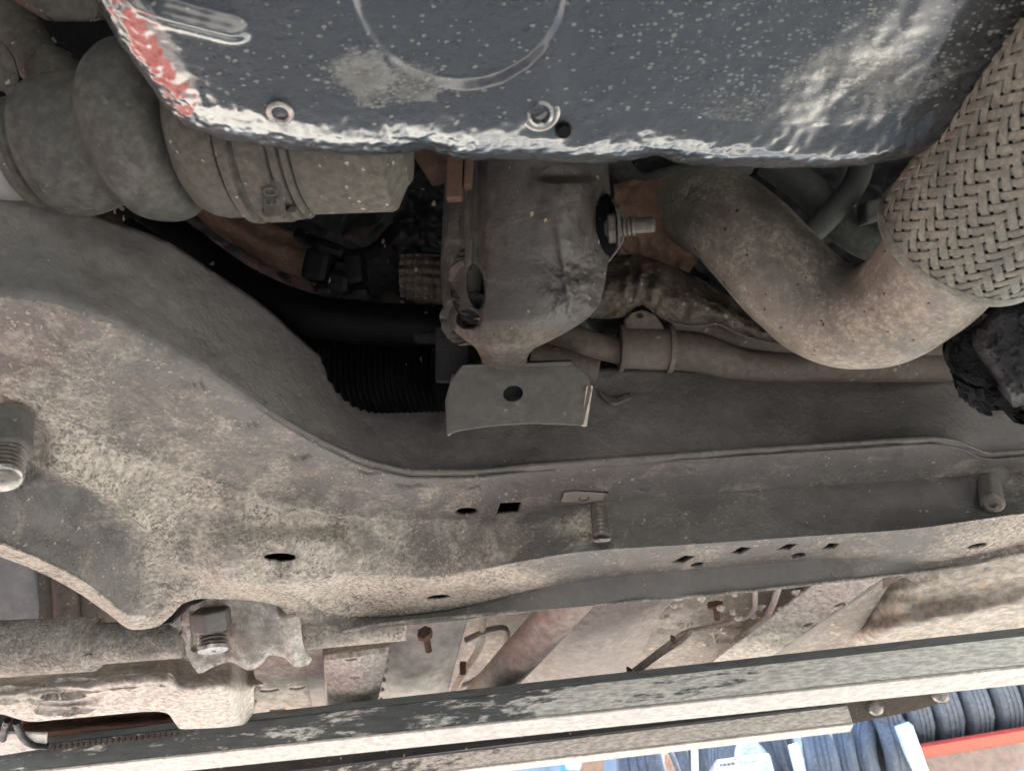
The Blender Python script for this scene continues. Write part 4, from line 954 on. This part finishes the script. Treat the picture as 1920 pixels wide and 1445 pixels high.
# lift column, and an unseen red box added to mirror red in the wet pan
col = bpy.data.objects.new('lift_column', None); COL.objects.link(col); col.location = (-1.35, .15, 0)
tag(col, 'blue-grey steel lift column standing left of the car', 'lift column')
for nm, c, sz_, mm in (('post', (-1.35, .15, 1.45), (.26, .34, 2.9), m_col), ('base_plate', (-1.35, .15, .0105), (.5, .6, .02), m_col), ('carriage', (-1.19, .15, 1.45), (.05, .22, .5), m_col)):
    o = box(nm, c, XYZ, sz_, mm, bevel=.01); o.parent = col; o.matrix_parent_inverse = Matrix.Translation(-col.location)

tc = bpy.data.objects.new('added_red_box', None); COL.objects.link(tc); tc.location = (-2.2, 1.25, 0)  # unseen, added to give the pan a red reflection
tag(tc, 'unseen red box with six drawers, added left of the car for its reflection in the pan', 'added reflector')
for nm, c, sz_, mm in [('carcass', (-2.25, 1.25, .85), (.5, .95, 1.5), m_red)]+[('drawer', (-1.99, 1.25, .25+.24*k), (.03, .88, .22), m_red) for k in range(6)]+[('handle', (-1.965, 1.25, .33+.24*k), (.02, .7, .02), m_white) for k in range(6)]:
    o = box(nm, c, XYZ, sz_, mm, bevel=.006); o.parent = tc; o.matrix_parent_inverse = Matrix.Translation(-tc.location)

# ------------------------------------------------------------------ tyre racks behind
def tyre(loc, ax, r, wd, label, rim=None, ax2=None, squash=1, group='tyres on the rack'):
    root = bpy.data.objects.new('tyre', None); COL.objects.link(root)
    ax = Vector(ax).normalized(); c = Vector(loc); root.location = c
    tag(root, label, 'tyre', group)
    prof = [(-wd/2+.01, r*.62), (-wd/2, r*.66), (-wd/2-.008, r*.78), (-wd/2, r*.9), (-wd/2+.02, r*.975)]
    gs = [-.45, .05, .5]
    zz = -wd/2+.02
    for g in gs:
        s = g*wd*.5*.8; prof += [(s-.007, r), (s-.004, r*.982), (s+.004, r*.982), (s+.007, r)]
    prof += [(wd/2-.02, r*.975), (wd/2, r*.9), (wd/2+.008, r*.78), (wd/2, r*.66), (wd/2-.01, r*.62)]
    n = 56; t = ax; nr = t.orthogonal().normalized(); bb = t.cross(nr); V = []
    for s, q in prof:
        for i in range(n):
            a_ = 2*math.pi*i/n; V.append(c+t*s+(nr*math.cos(a_)+bb*math.sin(a_))*q)
    m_ = len(prof); Fc = [((j % m_)*n+i, (j % m_)*n+(i+1) % n, ((j+1) % m_)*n+(i+1) % n, ((j+1) % m_)*n+i) for j in range(m_) for i in range(n)]
    put(mk('tread', V, Fc, m_tyre, ang=35), root)
    if rim:
        o = lathe('rim', c-t*wd*.45, c+t*wd, [(0, r*.2), (.002, r*.52), (.0, r*.62), (.012, r*.63), (.03, r*.55), (wd*.4, r*.5), (wd*.85, r*.55), (wd*.9, r*.62), (wd*.9+.004, r*.5), (wd*.6, r*.3), (wd*.62, r*.12)], rim, None, n=40); put(o, root)
        for k in range(5):
            a_ = k*R(72); q = nr*math.cos(a_)+bb*math.sin(a_)
            o = prism('spoke', [c-t*wd*.40+q*r*.15+q.cross(t)*.02, c-t*wd*.40+q*r*.55+q.cross(t)*.03, c-t*wd*.40+q*r*.55-q.cross(t)*.03, c-t*wd*.40+q*r*.15-q.cross(t)*.02], t*.02, rim, None); put(o, root)
    return root
rack = bpy.data.objects.new('tyre_rack', None); COL.objects.link(rack); rack.location = (2.9, 4.75, 0)
tag(rack, 'tall tyre rack with red shelf beams and pale uprights behind the car', 'tyre rack')
def rp(o): o.parent = rack; o.matrix_parent_inverse = Matrix.Translation(-rack.location); return o
DB = 5.3
def seg(name, a, b, w1, w2, mat):
    a = Vector(a); b = Vector(b); t = (b-a).normalized(); n1 = (t.cross(f_)).normalized(); n2 = t.cross(n1)
    return rp(box(name, (a+b)/2, (t, n1, n2), ((b-a).length, w1, w2), mat, bevel=.004))
# uprights lean with the rack
for (xt, yt, xb_, yb_), w1 in (((1694, 1360, 1735, 1475), .10), ((1488, 1398, 1508, 1480), .06), ((1302, 1398, 1304, 1480), .035)):
    a = P(xt, yt, d=DB-.35); bq = P(xb_, yb_, d=DB-.35); bq = a+(bq-a)/(a.z-bq.z)*a.z*.999
    seg('upright', a, bq, w1, .06, m_up)
ba = P(1722, 1408, d=DB-.3); bb_ = P(1722+400, 1408-.165*400, d=DB-.3)
seg('shelf_beam', ba, bb_, .075, .05, m_red)
dd_ = Vector((0, 0, -.10)); 
o = prism('shelf_board', [ba+dd_*.45, bb_+dd_*.45, bb_+dd_*2.0, ba+dd_*2.0], f_*.03, m_board); rp(o)
bx = (bb_-ba).normalized(); up = Vector((-.18, 0, .98)).normalized(); dpt = bx.cross(up).normalized()
if dpt.y < 0: dpt = -dpt
o = prism('shelf_deck', [ba+Vector((0, 0, .0)), bb_, bb_+dpt*.6, ba+dpt*.6], (0, 0, -.03), m_board); rp(o)
names = ['first', 'second', 'third', 'fourth', 'fifth', 'sixth', 'seventh']
pos = []
k = DB/FPX
for i, (x, wpx) in enumerate([(1712, 50), (1766, 50), (1818, 56), (1872, 54), (1926, 54), (1980, 54)]):
    r = .33; base = ba+bx*((x-1722)*k*1.02); c = base+up*(r+.03)+dpt*.30
    tyre(c, bx+up*.03, r, wpx*k*.86, 'tyre standing on the red shelf beam, %s from the pale upright' % names[i], group='tyres standing on the red shelf')
# lower row whose tops show under the board
for i, x in enumerate([1650, 1704, 1760, 1818, 1880, 1940]):
    r = .33; c = ba+bx*((x-1722)*k)+Vector((0, 0, -.30))-up*(r)+dpt*.28
    tyre(c, bx, r, 48*k*.86, 'tyre below the shelf board, %s from the left, only its top showing' % names[i], group='tyres below the shelf board')
# leaning tyres left of the upright
for i, (x, y, tilt, lb) in enumerate([(1545, 1432, .25, 'dusty tyre leaning at the left end of the middle tyre group'), (1592, 1428, .45, 'dusty tyre leaning second in the middle tyre group'), (1648, 1415, .75, 'dusty tyre leaning against the pale upright with its bore showing'), (1668, 1395, .1, 'upright tyre close behind the pale upright')]):
    c = P(x, y+22, d=DB-.1+i*.02); tyre(c, Vector((math.cos(tilt), -math.sin(tilt), -.1)), .33, .19, lb, group='tyres leaning left of the upright')
c = P(1400, 1440, d=DB+.1); tyre(c, (.55, -.85, 0), .30, .18, 'wheel with pale rim standing behind the wire crate', rim=m_up, group='loose wheels by the rack')
c = P(1225, 1470, d=4.3); tyre(c, (.93, -.36, .1), .27, .26, 'worn tyre with brown rusty rim left of the crate', rim=m_rim, group='loose wheels by the rack')
for i, (x, y, dd2, lb) in enumerate([(1285, 1432, .5, 'dark tyre standing right of the worn tyre, behind the thin upright'), (1345, 1418, .6, 'dark tyre behind the crate, left of the pale-rimmed wheel'), (1462, 1402, .45, 'dark tyre between the wheel and the short upright')]):
    tyre(P(x, y+10, d=DB+dd2), (.9, -.4, 0), .32, .19, lb, group='tyres behind the crate')
# wire crate
cr = bpy.data.objects.new('wire_crate', None); COL.objects.link(cr)
a0 = P(1345, 1428, d=4.2); a1 = P(1440, 1416, d=4.2); cx = (a1-a0); cw = cx.length; cx.normalize(); cy = Vector((0, 0, -1)); cz = cy.cross(cx); 
if cz.y < 0: cz = -cz
cr.location = (a0+a1)/2+cy*.32
tag(cr, 'white plastic wire crate with a square grid face', 'crate')
def cp(o): o.parent = cr; o.matrix_parent_inverse = Matrix.Translation(-cr.location)
H = .32
for fz in (0, .25):
    pts = [a0+cz*fz, a1+cz*fz, a1+cy*H+cz*fz, a0+cy*H+cz*fz]
    for i in range(4): cp(tube('frame_bar', [pts[i], pts[(i+1) % 4]], .011, m_white, None, n=10, seg=2))
    for i in range(1, 12): cp(tube('grid_wire', [pts[0].lerp(pts[1], i/12), pts[3].lerp(pts[2], i/12)], .0025, m_white, None, n=6, seg=2))
    for i in range(1, 12): cp(tube('grid_wire', [pts[0].lerp(pts[3], i/12), pts[1].lerp(pts[2], i/12)], .0025, m_white, None, n=6, seg=2))
for q in (a0, a1, a0+cy*H, a1+cy*H): cp(tube('frame_bar', [q, q+cz*.25], .011, m_white, None, n=10, seg=2))
# things behind at the left of the gap
o = prism('brown_board', [P(x, y, d=4.9) for x, y in [(1085, 1395), (1130, 1395), (1134, 1480), (1090, 1480)]], f_*.04, m_board); rebase(o); tag(o, 'brown board standing left of the worn tyre', 'board')
o = prism('blue_sheet', [P(x, y, d=5.1) for x, y in [(1050, 1425), (1066, 1423), (1064, 1480), (1052, 1480)]], f_*.02, m_tarp); rebase(o); tag(o, 'narrow blue sheet hanging left of the brown board', 'sheet')
o = box('white_bag', P(1075, 1428, d=4.6), (r_, u_, f_), (.10, .07, .08), m_white, bevel=.02); rebase(o); tag(o, 'small white bundle beside the blue sheet', 'bundle')
for x0_, y0_, x1_, y1_, w2 in ((1305, 1395, 1330, 1450, .1), (1440, 1385, 1475, 1440, .12)):
    pass
o = box('sheet_wall', (1.0, 9.0, 1.9), XYZ, (16, .1, 3.8), m_bluewall); rebase(o); tag(o, 'pale blue sheet wall far behind the tyre rack', 'wall')
# tyre labels and wrap
for x, y, w2, h2, a_, lb in ((1838, 1340, 62, 20, -.14, 'white paper strip stuck across two tyre treads'), (1898, 1306, 16, 16, 0, 'small white sticker on a tyre tread at the right edge'), (1764, 1360, 30, 15, .1, 'torn clear wrap on a tyre tread, left piece'), (1792, 1354, 30, 20, -.5, 'torn clear wrap on a tyre tread, right piece')):
    dq = DB-.10; kk = dq/FPX; X = r_*math.cos(a_)-u_*math.sin(a_)
    o = box('paper_strip', P(x, y, d=dq), (X, X.cross(f_), f_), (w2*kk, h2*kk, .004), m_white, bevel=.001); rebase(o); tag(o, lb, 'label')
